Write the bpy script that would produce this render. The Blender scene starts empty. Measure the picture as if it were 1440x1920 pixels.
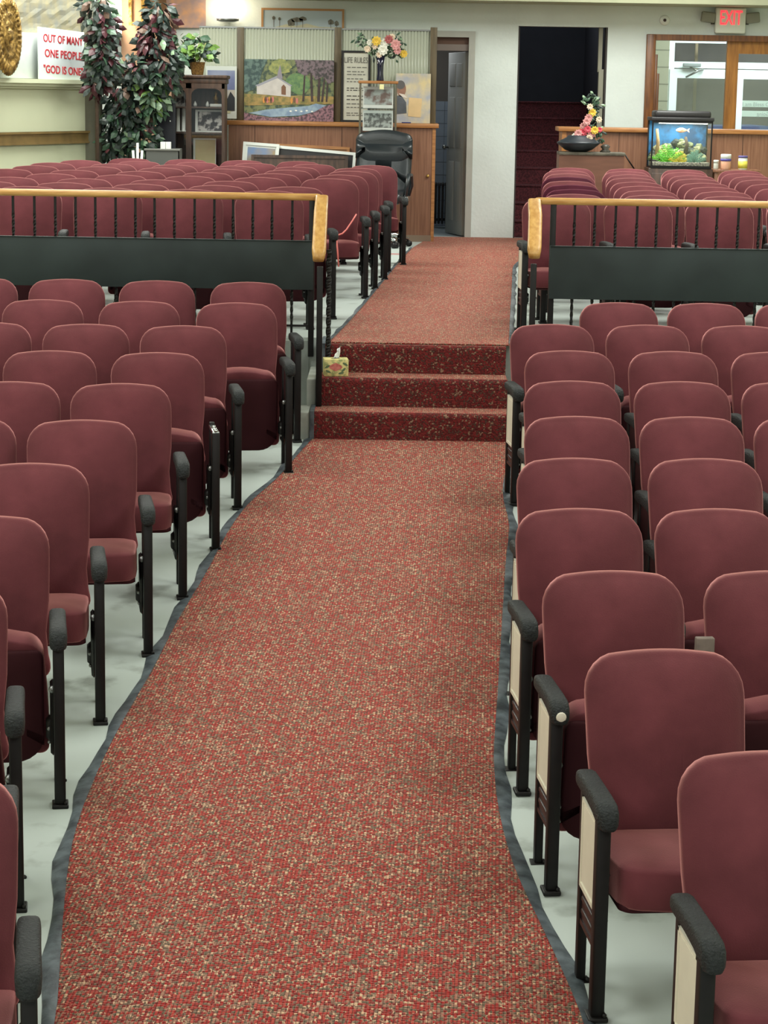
import bpy, bmesh, math, random
from mathutils import Vector, Matrix
random.seed(7)
PI = math.pi
SC = bpy.context.scene
COL = SC.collection

# ------------------------------------------------------------------ camera
F, TH, RO, ZC = 3998.5, .1941, .0167, 2.8128       # focal length in px of the 1440x1920 frame, pitch, roll, height
cd = bpy.data.cameras.new('camera'); cam = bpy.data.objects.new('camera', cd); COL.objects.link(cam)
cd.sensor_fit = 'HORIZONTAL'; cd.sensor_width = 36; cd.lens = 36*F/1440
cam.matrix_world = Matrix.Translation((0, 0, ZC)) @ Matrix.Rotation(PI/2-TH, 4, 'X') @ Matrix.Rotation(RO, 4, 'Z')
cd.clip_end = 200; SC.camera = cam

# ------------------------------------------------------------------ light
SC.view_settings.view_transform = 'Standard'; SC.view_settings.look = 'None'
SC.view_settings.gamma = 1; SC.view_settings.exposure = 0.0
SC.view_settings.use_curve_mapping = False
w = bpy.data.worlds.new('world'); SC.world = w; w.use_nodes = True
w.node_tree.nodes['Background'].inputs[0].default_value = (.80, .93, .90, 1)
w.node_tree.nodes['Background'].inputs[1].default_value = .27
def area(name, loc, rot, sx, sy, power, col):
    l = bpy.data.lights.new(name, 'AREA'); l.shape = 'RECTANGLE'; l.size = sx; l.size_y = sy; l.energy = power; l.color = col
    o = bpy.data.objects.new(name, l); COL.objects.link(o); o.location = loc; o.rotation_euler = rot
    return o
for i, (y, p) in enumerate([(3.5, 95), (8.0, 115), (12.5, 120), (16.5, 120), (20.6, 190)]):
    for x in (-2.6, 2.6):
        area('ceiling_light', (x, y, 4.68), (0, 0, 0), 1.4, 2.4, p, (.97, 1, .94))
area('front_fill', (-.6, -1.2, 4.3), (math.radians(62), 0, 0), 4.0, .8, 120, (1, .95, .90))  # unseen fill behind the camera, added to brighten the seat fronts
area('stairwell_fill', (1.35, 25.2, 4.6), (0, 0, 0), .8, .8, 26, (.92, .95, 1))  # unseen fill added to lift the dark stairwell
area('side_room_fill', (.3, 24.6, 3.7), (0, 0, 0), .6, .6, 9, (.9, .95, 1))  # weak unseen fill, added to brighten the small room
area('lobby_light', (4.4, 25.0, 4.2), (0, 0, 0), 2.2, .8, 120, (.86, 1, .97))

ZP = 1.2653                                        # raised rear floor
def zl(y): return .0589*y                          # raked front floor

# ------------------------------------------------------------------ pixel helpers (photo measurements -> metres)
def ray(px, py):
    u0, v0 = px-720, py-960
    u = u0*math.cos(RO)+v0*math.sin(RO); v = -u0*math.sin(RO)+v0*math.cos(RO)
    return Vector((u, F*math.cos(TH)-v*math.sin(TH), -F*math.sin(TH)-v*math.cos(TH)))
def at(px, py, Y):
    d = ray(px, py); t = Y/d.y
    return Vector((d.x*t, Y, ZC+d.z*t))
def on_low(px, py):
    d = ray(px, py); t = -ZC/(d.z-.0589*d.y)
    return Vector((d.x*t, d.y*t, ZC+d.z*t))
def on_z(px, py, z):
    d = ray(px, py); t = (z-ZC)/d.z
    return Vector((d.x*t, d.y*t, z))
def rect(x0, y0, x1, y1, Y):
    a = at(x0, (y0+y1)/2, Y); b = at(x1, (y0+y1)/2, Y); c = at((x0+x1)/2, y0, Y); d = at((x0+x1)/2, y1, Y)
    return a.x, b.x, d.z, c.z                      # X0, X1, Z0, Z1

# ------------------------------------------------------------------ materials
def lin(c): return tuple((v/255)/12.92 if v/255 <= .04045 else (((v/255)+.055)/1.055)**2.4 for v in c)
MC = {}
def mat(name, rgb, rough=.6, metal=0, var=0, scale=8, bump=0, bscale=60, sheen=0, sheencol=None, emit=0, coat=0, rgb2=None, stretch=(1, 1, 1), detail=4, thr=(.35, .65), spec=None):
    if name in MC: return MC[name]
    m = bpy.data.materials.new(name); m.use_nodes = True; N = m.node_tree.nodes; L = m.node_tree.links
    b = N['Principled BSDF']; c = lin(rgb)
    b.inputs['Base Color'].default_value = (*c, 1); b.inputs['Roughness'].default_value = rough; b.inputs['Metallic'].default_value = metal
    if spec is not None: b.inputs['Specular IOR Level'].default_value = spec
    if sheen:
        b.inputs['Sheen Weight'].default_value = sheen; b.inputs['Sheen Roughness'].default_value = .45
        b.inputs['Sheen Tint'].default_value = (*lin(sheencol or (255, 255, 255)), 1)
    if coat: b.inputs['Coat Weight'].default_value = coat
    if emit:
        b.inputs['Emission Color'].default_value = (*c, 1); b.inputs['Emission Strength'].default_value = emit
    tc = N.new('ShaderNodeTexCoord'); mp = N.new('ShaderNodeMapping'); L.new(tc.outputs['Object'], mp.inputs[0]); mp.inputs['Scale'].default_value = stretch
    if var or rgb2:
        n = N.new('ShaderNodeTexNoise'); n.inputs['Scale'].default_value = scale; n.inputs['Detail'].default_value = detail
        L.new(mp.outputs[0], n.inputs['Vector'])
        r = N.new('ShaderNodeValToRGB'); L.new(n.outputs['Fac'], r.inputs[0]); L.new(r.outputs[0], b.inputs['Base Color'])
        c2 = lin(rgb2) if rgb2 else tuple(v*(1-var) for v in c)
        r.color_ramp.elements[0].position = thr[0]; r.color_ramp.elements[1].position = thr[1]
        r.color_ramp.elements[0].color = (*c2, 1)
        r.color_ramp.elements[1].color = (*(c if rgb2 else tuple(min(1, v*(1+var*.6)) for v in c)), 1)
    if bump:
        n2 = N.new('ShaderNodeTexNoise'); n2.inputs['Scale'].default_value = bscale; n2.inputs['Detail'].default_value = 5
        L.new(mp.outputs[0], n2.inputs['Vector'])
        bp = N.new('ShaderNodeBump'); bp.inputs['Strength'].default_value = bump; bp.inputs['Distance'].default_value = .01
        L.new(n2.outputs['Fac'], bp.inputs['Height']); L.new(bp.outputs[0], b.inputs['Normal'])
    MC[name] = m
    return m
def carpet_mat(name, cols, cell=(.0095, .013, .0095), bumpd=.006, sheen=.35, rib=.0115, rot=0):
    m = bpy.data.materials.new(name); m.use_nodes = True; N = m.node_tree.nodes; L = m.node_tree.links; b = N['Principled BSDF']
    tc = N.new('ShaderNodeTexCoord'); mp = N.new('ShaderNodeMapping'); L.new(tc.outputs['Object'], mp.inputs[0])
    mp.inputs['Scale'].default_value = tuple(1/c for c in cell)
    mp.inputs['Rotation'].default_value = (0, 0, rot)
    wn = N.new('ShaderNodeTexVoronoi'); wn.inputs['Scale'].default_value = 1; wn.inputs['Randomness'].default_value = .55
    L.new(mp.outputs[0], wn.inputs['Vector'])
    sep = N.new('ShaderNodeSeparateColor'); L.new(wn.outputs['Color'], sep.inputs[0])
    # yarns change colour in short runs: bias the random value with a soft noise
    ns = N.new('ShaderNodeTexNoise'); ns.inputs['Scale'].default_value = .33; ns.inputs['Detail'].default_value = 2; L.new(mp.outputs[0], ns.inputs['Vector'])
    mx = N.new('ShaderNodeMath'); mx.operation = 'MULTIPLY_ADD'; mx.inputs[1].default_value = 1.1; mx.inputs[2].default_value = -.55
    L.new(ns.outputs['Fac'], mx.inputs[0])
    ad = N.new('ShaderNodeMath'); ad.operation = 'ADD'; L.new(sep.outputs[0], ad.inputs[0]); L.new(mx.outputs[0], ad.inputs[1])
    r = N.new('ShaderNodeValToRGB'); r.color_ramp.interpolation = 'CONSTANT'
    els = r.color_ramp.elements
    for i, (p, c) in enumerate(cols):
        e = els[i] if i < 2 else els.new(p)
        e.position = p; e.color = (*lin(c), 1)
    L.new(ad.outputs[0], r.inputs[0])
    # tufted rows: loops stand in lines, gap shade is multiplied into the colour
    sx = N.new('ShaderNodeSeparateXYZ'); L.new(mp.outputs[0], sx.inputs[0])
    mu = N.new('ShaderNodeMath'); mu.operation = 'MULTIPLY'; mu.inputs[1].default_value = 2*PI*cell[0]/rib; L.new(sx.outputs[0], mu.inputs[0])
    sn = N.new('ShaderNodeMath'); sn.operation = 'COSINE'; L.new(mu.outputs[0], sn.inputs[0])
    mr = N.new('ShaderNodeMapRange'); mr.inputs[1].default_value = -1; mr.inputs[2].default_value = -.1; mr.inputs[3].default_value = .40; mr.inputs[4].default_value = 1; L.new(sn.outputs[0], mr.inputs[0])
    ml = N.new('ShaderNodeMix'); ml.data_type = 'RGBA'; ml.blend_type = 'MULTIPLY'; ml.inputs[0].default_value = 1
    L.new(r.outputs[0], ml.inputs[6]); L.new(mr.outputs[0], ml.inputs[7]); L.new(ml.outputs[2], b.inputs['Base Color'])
    b.inputs['Roughness'].default_value = .95; b.inputs['Specular IOR Level'].default_value = .1
    b.inputs['Sheen Weight'].default_value = sheen; b.inputs['Sheen Tint'].default_value = (*lin((255, 205, 185)), 1); b.inputs['Sheen Roughness'].default_value = .5
    bp = N.new('ShaderNodeBump'); bp.inputs['Strength'].default_value = .9; bp.inputs['Distance'].default_value = bumpd; bp.invert = True
    L.new(wn.outputs['Distance'], bp.inputs['Height']); L.new(bp.outputs[0], b.inputs['Normal'])
    MC[name] = m
    return m
def wood_mat(name, a, b2, rough=.4, stretch=(30, 2, 2), scale=1.5, coat=0):
    return mat(name, a, rough, rgb2=b2, stretch=stretch, scale=scale, detail=6, coat=coat, thr=(.3, .7))
M_VEL = mat('maroon velvet', (100, 51, 57), .85, var=.30, scale=4, bump=.12, bscale=260, sheen=.8, sheencol=(255, 178, 172), spec=.1)
M_VEL2 = mat('maroon seat pan', (60, 27, 32), .8, var=.1, scale=6, spec=.15)
M_DARKVEL = mat('dark plum velvet', (66, 22, 36), .85, var=.3, scale=6, sheen=.3, sheencol=(255, 140, 170), spec=.1)
M_BLK = mat('black painted steel', (17, 14, 14), .5, var=.3, scale=30, spec=.35)
M_PAD = mat('black textured armrest', (33, 36, 37), .6, bump=.8, bscale=140, var=.3, scale=90, spec=.35)
M_BRN = mat('dark brown enamel panel', (38, 18, 19), .4, var=.3, scale=18)
M_CREAM = mat('cream enamel panel', (228, 222, 204), .4, var=.06, scale=6)
M_CHR = mat('chrome', (200, 205, 205), .2, 1)
M_STEEL = mat('dull steel', (140, 142, 140), .4, 1)
M_FLOOR = mat('grey painted concrete', (188, 197, 192), .5, rgb2=(142, 148, 142), scale=3.2, detail=10, thr=(.33, .43), bump=.08, bscale=20)
M_CONC = mat('bare grey concrete', (140, 146, 140), .8, var=.18, scale=5, bump=.2, bscale=40)
M_CURB = mat('pale painted curb', (168, 172, 162), .7, var=.15, scale=9)
M_RUB = mat('grey rubber edging', (98, 108, 114), .5, rgb2=(50, 56, 62), scale=14, bump=.3, bscale=40)
M_BOARD = mat('black painted board', (44, 52, 52), .6, var=.22, scale=3, spec=.3)
M_OAK = mat('varnished pine rail', (204, 158, 92), .45, rgb2=(176, 126, 64), stretch=(2, 14, 14), scale=3, detail=6, coat=.1)
M_OAK2 = mat('varnished pine rail end', (208, 162, 94), .45, rgb2=(182, 132, 66), stretch=(14, 2, 14), scale=3, detail=6, coat=.1)
M_WALL = mat('white plaster', (214, 222, 218), .75, var=.05, scale=2.2, bump=.35, bscale=28)
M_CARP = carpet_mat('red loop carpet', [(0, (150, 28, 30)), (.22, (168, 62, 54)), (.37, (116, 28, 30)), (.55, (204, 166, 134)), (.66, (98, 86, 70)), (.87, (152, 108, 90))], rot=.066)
M_CARPV = carpet_mat('shaded red loop riser carpet', [(0, (118, 44, 44)), (.30, (98, 38, 38)), (.50, (84, 36, 36)), (.64, (82, 66, 56)), (.76, (90, 38, 38)), (.93, (140, 112, 92))], cell=(.010, .010, .010), sheen=.15, rib=1000)  # same carpet in darker colours, the dimness of the risers is painted in
M_STCARP = mat('burgundy stair carpet', (92, 38, 44), .95, rgb2=(60, 22, 28), scale=60, thr=(.4, .6), bump=.5, bscale=90)
M_WHITE = mat('white plastic', (225, 228, 222), .4)
M_DKW = mat('dark walnut', (84, 62, 50), .45, rgb2=(58, 42, 34), stretch=(6, 6, 1), scale=6, detail=6)
M_PANEL = mat('brown wood panelling', (140, 98, 74), .45, rgb2=(118, 78, 56), stretch=(24, 24, 1.2), scale=2.2, detail=7)
M_TRIM = mat('oak counter trim', (176, 122, 70), .4, rgb2=(146, 94, 50), stretch=(1.5, 18, 18), scale=3, detail=6)
M_POST = mat('olive brown post', (104, 90, 66), .55, rgb2=(84, 72, 52), stretch=(20, 20, 1.5), scale=2)
M_DOORW = mat('stained door frame', (128, 78, 34), .4, rgb2=(92, 52, 22), stretch=(14, 14, 1.5), scale=2.5, detail=6)
M_DOORL = mat('amber wood door', (168, 112, 46), .4, rgb2=(130, 82, 30), stretch=(14, 14, 1.5), scale=2.5, detail=6)
M_ALU = mat('white aluminium', (226, 238, 236), .4)
M_GOLD = mat('antique gold', (196, 158, 88), .38, .75, rgb2=(96, 72, 34), scale=22, thr=(.35, .6), bump=.7, bscale=45)

def glass_mat(name, tint=(1, 1, 1), g=.08, rough=.03):
    m = bpy.data.materials.new(name); m.use_nodes = True; N = m.node_tree.nodes; L = m.node_tree.links
    N.remove(N['Principled BSDF']); o = N['Material Output']
    t = N.new('ShaderNodeBsdfTransparent'); t.inputs[0].default_value = (*tint, 1)
    gl = N.new('ShaderNodeBsdfGlossy'); gl.inputs['Roughness'].default_value = rough
    mx = N.new('ShaderNodeMixShader'); mx.inputs[0].default_value = g
    L.new(t.outputs[0], mx.inputs[1]); L.new(gl.outputs[0], mx.inputs[2]); L.new(mx.outputs[0], o.inputs[0])
    return m
M_GLASS = glass_mat('clear glass'); M_GLASSD = glass_mat('grey glass', (.8, .86, .86), .1)

# ------------------------------------------------------------------ mesh builder
class MB:
    def __init__(s): s.v = []; s.f = []; s.mi = []; s.sm = []
    def add(s, vs, fs, mi=0, smooth=False):
        b = len(s.v); s.v += [tuple(v) for v in vs]
        for f in fs: s.f.append([b+i for i in f]); s.mi.append(mi); s.sm.append(smooth)
        return s
    def box(s, x0, x1, y0, y1, z0, z1, mi=0):
        v = [(x, y, z) for z in (z0, z1) for y in (y0, y1) for x in (x0, x1)]
        return s.add(v, [(0, 2, 3, 1), (4, 5, 7, 6), (0, 1, 5, 4), (2, 6, 7, 3), (0, 4, 6, 2), (1, 3, 7, 5)], mi)
    def rbox(s, x0, x1, y0, y1, z0, z1, r=.01, seg=2, mi=0, smooth=True, M=None):
        bm = bmesh.new(); bmesh.ops.create_cube(bm, size=1)
        for v in bm.verts: v.co = Vector(((x0+x1)/2+v.co.x*(x1-x0), (y0+y1)/2+v.co.y*(y1-y0), (z0+z1)/2+v.co.z*(z1-z0)))
        bmesh.ops.bevel(bm, geom=bm.edges[:]+bm.verts[:], offset=r, segments=seg, profile=.5, affect='EDGES')
        if M is not None: bmesh.ops.transform(bm, matrix=M, verts=bm.verts)
        bm.verts.index_update()
        s.add([v.co for v in bm.verts], [[v.index for v in f.verts] for f in bm.faces], mi, smooth); bm.free()
        return s
    def tube(s, path, r, n=10, mi=0, cap=True, sq=False, smooth=True):
        P = [Vector(p) for p in path]; rs = r if isinstance(r, (list, tuple)) else [r]*len(P)
        vs = []; up = None
        for i, p in enumerate(P):
            d = (P[min(i+1, len(P)-1)]-P[max(i-1, 0)]).normalized()
            if up is None: up = Vector((0, 0, 1)) if abs(d.z) < .9 else Vector((1, 0, 0))
            a = d.cross(up).normalized(); c = a.cross(d).normalized(); up = c
            for k in range(n):
                t = 2*PI*(k+(.5 if sq else 0))/n
                vs.append(p+a*math.cos(t)*rs[i]+c*math.sin(t)*rs[i])
        fs = [(i*n+k, i*n+(k+1) % n, (i+1)*n+(k+1) % n, (i+1)*n+k) for i in range(len(P)-1) for k in range(n)]
        if cap: fs += [tuple(range(n))[::-1], tuple((len(P)-1)*n+k for k in range(n))]
        return s.add(vs, fs, mi, smooth)
    def lathe(s, prof, c=(0, 0, 0), n=20, mi=0, M=None):
        vs = []
        for (r, z) in prof:
            for k in range(n):
                v = Vector((r*math.cos(2*PI*k/n), r*math.sin(2*PI*k/n), z))
                if M is not None: v = M @ v
                vs.append(v+Vector(c))
        fs = [(i*n+k, i*n+(k+1) % n, (i+1)*n+(k+1) % n, (i+1)*n+k) for i in range(len(prof)-1) for k in range(n)]
        fs += [tuple(range(n))[::-1], tuple((len(prof)-1)*n+k for k in range(n))]
        return s.add(vs, fs, mi, True)
    def prism(s, pts, axis, a, b, mi=0):
        def P(p, t): return {'x': (t, p[0], p[1]), 'y': (p[0], t, p[1]), 'z': (p[0], p[1], t)}[axis]
        n = len(pts); vs = [P(p, a) for p in pts]+[P(p, b) for p in pts]
        return s.add(vs, [tuple(range(n)), tuple(range(n, 2*n))[::-1]]+[(i, i+n, (i+1) % n+n, (i+1) % n) for i in range(n)], mi)
    def rings(s, rings, mi=0, closed=True, smooth=True):
        n = len(rings[0]); vs = [v for r in rings for v in r]
        fs = [(i*n+k, i*n+(k+1) % n, (i+1)*n+(k+1) % n, (i+1)*n+k) for i in range(len(rings)-1) for k in range(n)]
        if closed: fs += [tuple(range(n))[::-1], tuple((len(rings)-1)*n+k for k in range(n))]
        return s.add(vs, fs, mi, smooth)
    def xf(s, M): s.v = [tuple(M @ Vector(v)) for v in s.v]; return s
    def mesh(s, name, mats):
        me = bpy.data.meshes.new(name); me.from_pydata(s.v, [], s.f)
        for m in (mats if isinstance(mats, (list, tuple)) else [mats]): me.materials.append(m)
        for p, i, sm in zip(me.polygons, s.mi, s.sm): p.material_index = i; p.use_smooth = sm
        bm = bmesh.new(); bm.from_mesh(me); bmesh.ops.recalc_face_normals(bm, faces=bm.faces[:]); bm.to_mesh(me); bm.free()
        me.update(); return me
    def build(s, name, mats, parent=None, **kw):
        o = bpy.data.objects.new(name, s.mesh(name, mats)); COL.objects.link(o)
        if parent: o.parent = parent
        tag(o, **kw)
        return o
def tag(o, label=None, cat=None, group=None, kind=None):
    if label: o['label'] = label
    if cat: o['category'] = cat
    if group: o['group'] = group
    if kind: o['kind'] = kind
    return o
def empty(name, loc, label, cat, group=None, rz=0):
    o = bpy.data.objects.new(name, None); COL.objects.link(o); o.location = loc; o.rotation_euler = (0, 0, rz); o.empty_display_size = .1
    return tag(o, label, cat, group)
def struct(name, mb, m): return mb.build(name, m, kind='structure')
def text_part(name, body, m, size, parent, M, extrude=.002, align='CENTER', sx=1, bold=.0, **kw):
    cu = bpy.data.curves.new(name, 'FONT'); cu.body = body; cu.size = size; cu.extrude = extrude; cu.align_x = align; cu.offset = bold
    t = bpy.data.objects.new('tmp', cu); COL.objects.link(t)
    me = bpy.data.meshes.new_from_object(t.evaluated_get(bpy.context.evaluated_depsgraph_get()))
    bpy.data.objects.remove(t)
    me.transform(M @ Matrix.Diagonal((sx, 1, 1, 1)))
    me.materials.clear(); me.materials.append(m)
    o = bpy.data.objects.new(name, me); COL.objects.link(o)
    if parent: o.parent = parent
    return tag(o, **kw)
FRONT = Matrix.Rotation(PI/2, 4, 'X')              # text lying in xy -> standing, read from -y
def dup(root):
    r = root.copy(); COL.objects.link(r)
    for ch in list(root.children):
        c = ch.copy(); COL.objects.link(c); c.parent = r
        for g in ch.children:
            d = g.copy(); COL.objects.link(d); d.parent = c
    return r

# ------------------------------------------------------------------ room shell
struct('floor', MB().add([(-7, -1, zl(-1)), (7, -1, zl(-1)), (7, 14.2, zl(14.2)), (-7, 14.2, zl(14.2)),
                          (-7, -1, -.6), (7, -1, -.6), (7, 14.2, -.6), (-7, 14.2, -.6)],
                         [(0, 1, 2, 3), (4, 7, 6, 5), (0, 4, 5, 1), (2, 6, 7, 3), (0, 3, 7, 4), (1, 5, 6, 2)]), M_FLOOR)
YW = 23.57
YE = 13.62                                         # front edge of the raised rear floor
struct('floor_rear', MB().box(-7, 7, YE, YW+.17, .2, ZP), [M_FLOOR])
struct('trim_1', MB().box(-7, -.5, YE-.012, YE-.001, zl(YE)-.05, ZP-.02), M_CONC)
struct('trim_2', MB().box(.74, 7, YE-.012, YE-.001, zl(YE)-.05, ZP-.02), M_CONC)
YW = 23.57
zt = at(1000, 8, YW).z
def wx(px, py=250): return at(px, py, YW).x
dX0, dX1 = at(815, 250, YW).x, at(877, 250, YW).x; dZ = at(850, 68, YW).z
sX0, sX1 = at(967, 250, YW).x, at(1133, 250, YW).x; sZ = at(1056, 50, YW).z
lX0 = at(1212, 150, YW).x; lZ0 = ZP+.2; lZ1 = at(1330, 68, YW).z
W = MB()
W.box(-3.4, dX0, YW, YW+.16, ZP, zt+.3)
W.box(dX0, dX1, YW, YW+.16, dZ, zt+.3); W.box(dX1, sX0, YW, YW+.16, ZP, zt+.3)
W.box(sX0, sX1, YW, YW+.16, sZ, zt+.3); W.box(sX1, lX0, YW, YW+.16, ZP, zt+.3)
W.box(lX0, 7, YW, YW+.16, lZ1, zt+.3); W.box(lX0, 7, YW, YW+.16, ZP, ZP+.9)
struct('wall_back', W, M_WALL)
M_CEIL = mat('cream ceiling paint', (168, 170, 142), .8, var=.05)
struct('ceiling', MB().box(-7, 7, 22.9, 23.9, zt, zt+.2).box(-7, 7, -1.6, 22.9, 4.78, 4.9), M_CEIL)
struct('trim_3', MB().box(-7, 7, 22.85, 22.9, zt, 4.78), M_CEIL)
# left wall, angled in towards the back corner
A = Vector((-4.4, 18.08, 0)); B = Vector((-2.97, 21.5, 0)); D = (B-A).normalized(); LW = (B-A).length
NRM = Vector((D.y, -D.x, 0))
ML = Matrix(((D.x, -NRM.x, 0, A.x), (D.y, -NRM.y, 0, A.y), (0, 0, 1, 0), (0, 0, 0, 1)))   # local x along wall, local -y into the room
def lw_z(px, py):                                  # height on the left wall of a pixel
    d = ray(px, py); n = NRM
    t = (A-Vector((0, 0, 0))).dot(n)/Vector((d.x, d.y, 0)).dot(n)
    p = d*t; return ZC+p.z, (Vector((p.x, p.y, 0))-A).dot(D)
zr1, _ = lw_z(60, 247); zr0, _ = lw_z(60, 271); zs1, _ = lw_z(60, 148); zs0, _ = lw_z(60, 166)
M_GREEN = mat('pale green wall paint', (196, 200, 170), .7, var=.03, scale=2)
M_SILV = mat('silver foil panel', (205, 208, 200), .35, .2, rgb2=(170, 172, 165), scale=9, bump=.8, bscale=14)
struct('wall_left', MB().box(0, LW, 0, .12, ZP, zs0).xf(ML), M_GREEN)
struct('trim_4', MB().box(0, LW, -.03, 0, zr0, zr1).box(0, LW, -.045, 0, zr1-.02, zr1).box(0, LW, -.04, 0, zr0, zr0+.018).xf(ML), mat('olive brown rail', (120, 98, 58), .45, var=.2, scale=7))
struct('trim_5', MB().box(0, LW, -.10, .12, zs0+.05, zs1).box(0, LW, -.07, .12, zs0+.02, zs0+.05).box(0, LW, -.04, .12, zs0, zs0+.02).xf(ML), M_GREEN)
struct('wall_left_upper', MB().box(0, LW, .06, .12, zs1, 6).xf(ML), mat('pale grey upper wall', (198, 202, 196), .5, var=.05))
struct('wall_left_front', MB().box(-4.56, -4.40, -1.6, 18.1, -.2, 4.78), M_GREEN)
struct('wall_right', MB().box(5.2, 5.35, -1.6, YW, -.2, 4.78), M_GREEN)
struct('trim_6', MB().tube([(B.x-.02, B.y+.02, ZP), (B.x-.02, B.y+.02, 6)], .13, 20), mat('taupe column', (120, 118, 104), .8, var=.1))

# ------------------------------------------------------------------ steps and carpets
yb, ys, zb = 12.71, .28, zl(12.71); rise = (ZP-zb)/3
SXL = [at(588, 820, 12.71).x, at(600, 740, 12.99).x, at(609, 690, 13.27).x]; SXR = .745
ST = empty('carpeted_stairs', (.2, 12.71, zb), 'three red carpeted steps rising from the front aisle to the rear floor', 'stairs')
def loc(mb, o): return mb.xf(Matrix.Translation(-Vector(o.location)))
for i in range(3):
    y0 = yb+ys*i; z0 = zb+rise*i; z1 = z0+rise
    y1 = yb+ys*(i+1) if i < 2 else 14.0
    t = MB().box(SXL[i], SXR, y0+.012, YE+.02 if i == 2 else YE, z0-(.05 if i == 0 else 0), z1-.002)
    # riser with a rounded nosing
    pr = [(y0-.004, z0+.0)] + [(y0-.008+.022*(1-math.cos(a)), z1-.026+.030*math.sin(a)) for a in [PI/2*k/5 for k in range(6)]] + [(y0+.03, z1-.004), (y0+.013, z1-.03), (y0+.013, z0)]
    t2 = MB().prism(pr, 'x', SXL[i], SXR)
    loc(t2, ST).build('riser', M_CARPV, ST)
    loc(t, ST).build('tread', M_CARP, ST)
# side edging of the steps
e = MB()
for i in range(3):
    x = SXL[i]-.012; y0 = yb+ys*i-.008; z0 = zb+rise*i; z1 = z0+rise+.006
    y1 = y0+ys if i < 2 else YE+.05
    e.box(x-.012, x+.014, y0, y1, z0 if i else z0-.03, z1)
loc(e, ST).build('edging', M_RUB, ST, label='grey rubber side edging')
CB = empty('curb_block', (-.45, 12.9, zb), 'pale stepped masonry curb beside the left end of the carpeted steps', 'curb')
c0 = at(548, 800, 12.75).x; c1 = at(575, 740, 13.0).x
loc(MB().rbox(c0+.02, SXL[0]-.025, 12.72, 13.02, zb-.04, zb+rise*.98, .008), CB).build('lower_block', M_CURB, CB)
loc(MB().rbox(c1-.0, SXL[1]-.025, 13.0, 13.6, zb-.04, zb+rise*2-.01, .008), CB).build('upper_block', M_CURB, CB)

def strip_mesh(pl, pr, th):                        # carpet sheet between two edge lines
    n = len(pl); v = []
    for a, b in zip(pl, pr): v += [(*a[:2], a[2]+th), (*b[:2], b[2]+th)]
    for a, b in zip(pl, pr): v += [tuple(a), tuple(b)]
    f = [(2*i, 2*i+1, 2*i+3, 2*i+2) for i in range(n-1)]
    f += [(2*n+2*i, 2*i, 2*i+2, 2*n+2*i+2) for i in range(n-1)]+[(2*i+1, 2*n+2*i+1, 2*n+2*i+3, 2*i+3) for i in range(n-1)]
    f += [(0, 2*n, 2*n+1, 1)]
    return MB().add(v, f)
def resample(pts, ys_):
    out = []
    pts = sorted(pts, key=lambda p: p[1])
    for y in ys_:
        for a, b in zip(pts, pts[1:]):
            if a[1] <= y <= b[1]+1e-6:
                t = (y-a[1])/(b[1]-a[1]); out.append(a[0]+(b[0]-a[0])*t); break
        else: out.append(pts[0][0] if y < pts[0][1] else pts[-1][0])
    # light smoothing
    for _ in range(2): out = [out[0]]+[(out[i-1]+2*out[i]+out[i+1])/4 for i in range(1, len(out)-1)]+[out[-1]]
    return out
lpx = [(105, 1925), (110, 1800), (118, 1700), (128, 1600), (152, 1520), (195, 1420), (235, 1345), (280, 1270), (330, 1170), (385, 1080), (420, 1010), (453, 960), (478, 935), (520, 900), (552, 862), (575, 836), (585, 828)]
rpx = [(1102, 1925), (1062, 1840), (1012, 1730), (975, 1660), (948, 1580), (932, 1500), (926, 1420), (932, 1350), (938, 1250), (944, 1150), (950, 1050), (958, 985), (946, 950), (942, 915), (950, 890), (953, 846)]
le = [on_low(*p) for p in lpx]; re_ = [on_low(*p) for p in rpx]
y0 = min(le[0].y, re_[0].y)-1.0
ysm = [y0+(12.715-y0)*i/60 for i in range(61)]
lx = resample([(p.x, p.y) for p in le], ysm); rx = resample([(p.x, p.y) for p in re_], ysm)
PL = [Vector((x, y, zl(y)+.001)) for x, y in zip(lx, ysm)]; PR = [Vector((x, y, zl(y)+.001)) for x, y in zip(rx, ysm)]
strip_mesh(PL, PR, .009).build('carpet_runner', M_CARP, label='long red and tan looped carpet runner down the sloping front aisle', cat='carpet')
def edging(P, side, w, label, name='carpet_edging'):
    mb = MB(); v = []; n = len(P)
    rr = random.Random(3 if side > 0 else 5)
    for p in P:
        ww = w*(1+.25*math.sin(p.y*9)+rr.uniform(-.12, .12))
        v += [(p.x+side*-.004, p.y, p.z+.013), (p.x+side*ww*.5, p.y, p.z+.011), (p.x+side*ww, p.y, p.z+.001)]
    f = [(3*i+k, 3*i+k+1, 3*i+k+4, 3*i+k+3) for i in range(n-1) for k in (0, 1)]
    mb.add(v, f, 0, True); return mb.build(name, M_RUB, label=label, cat='edging strip')
edging(PL, -1, .040, 'dark grey rubber edging along the left side of the aisle runner')
edging(PR, 1, .040, 'dark grey rubber edging along the right side of the aisle runner')
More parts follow.
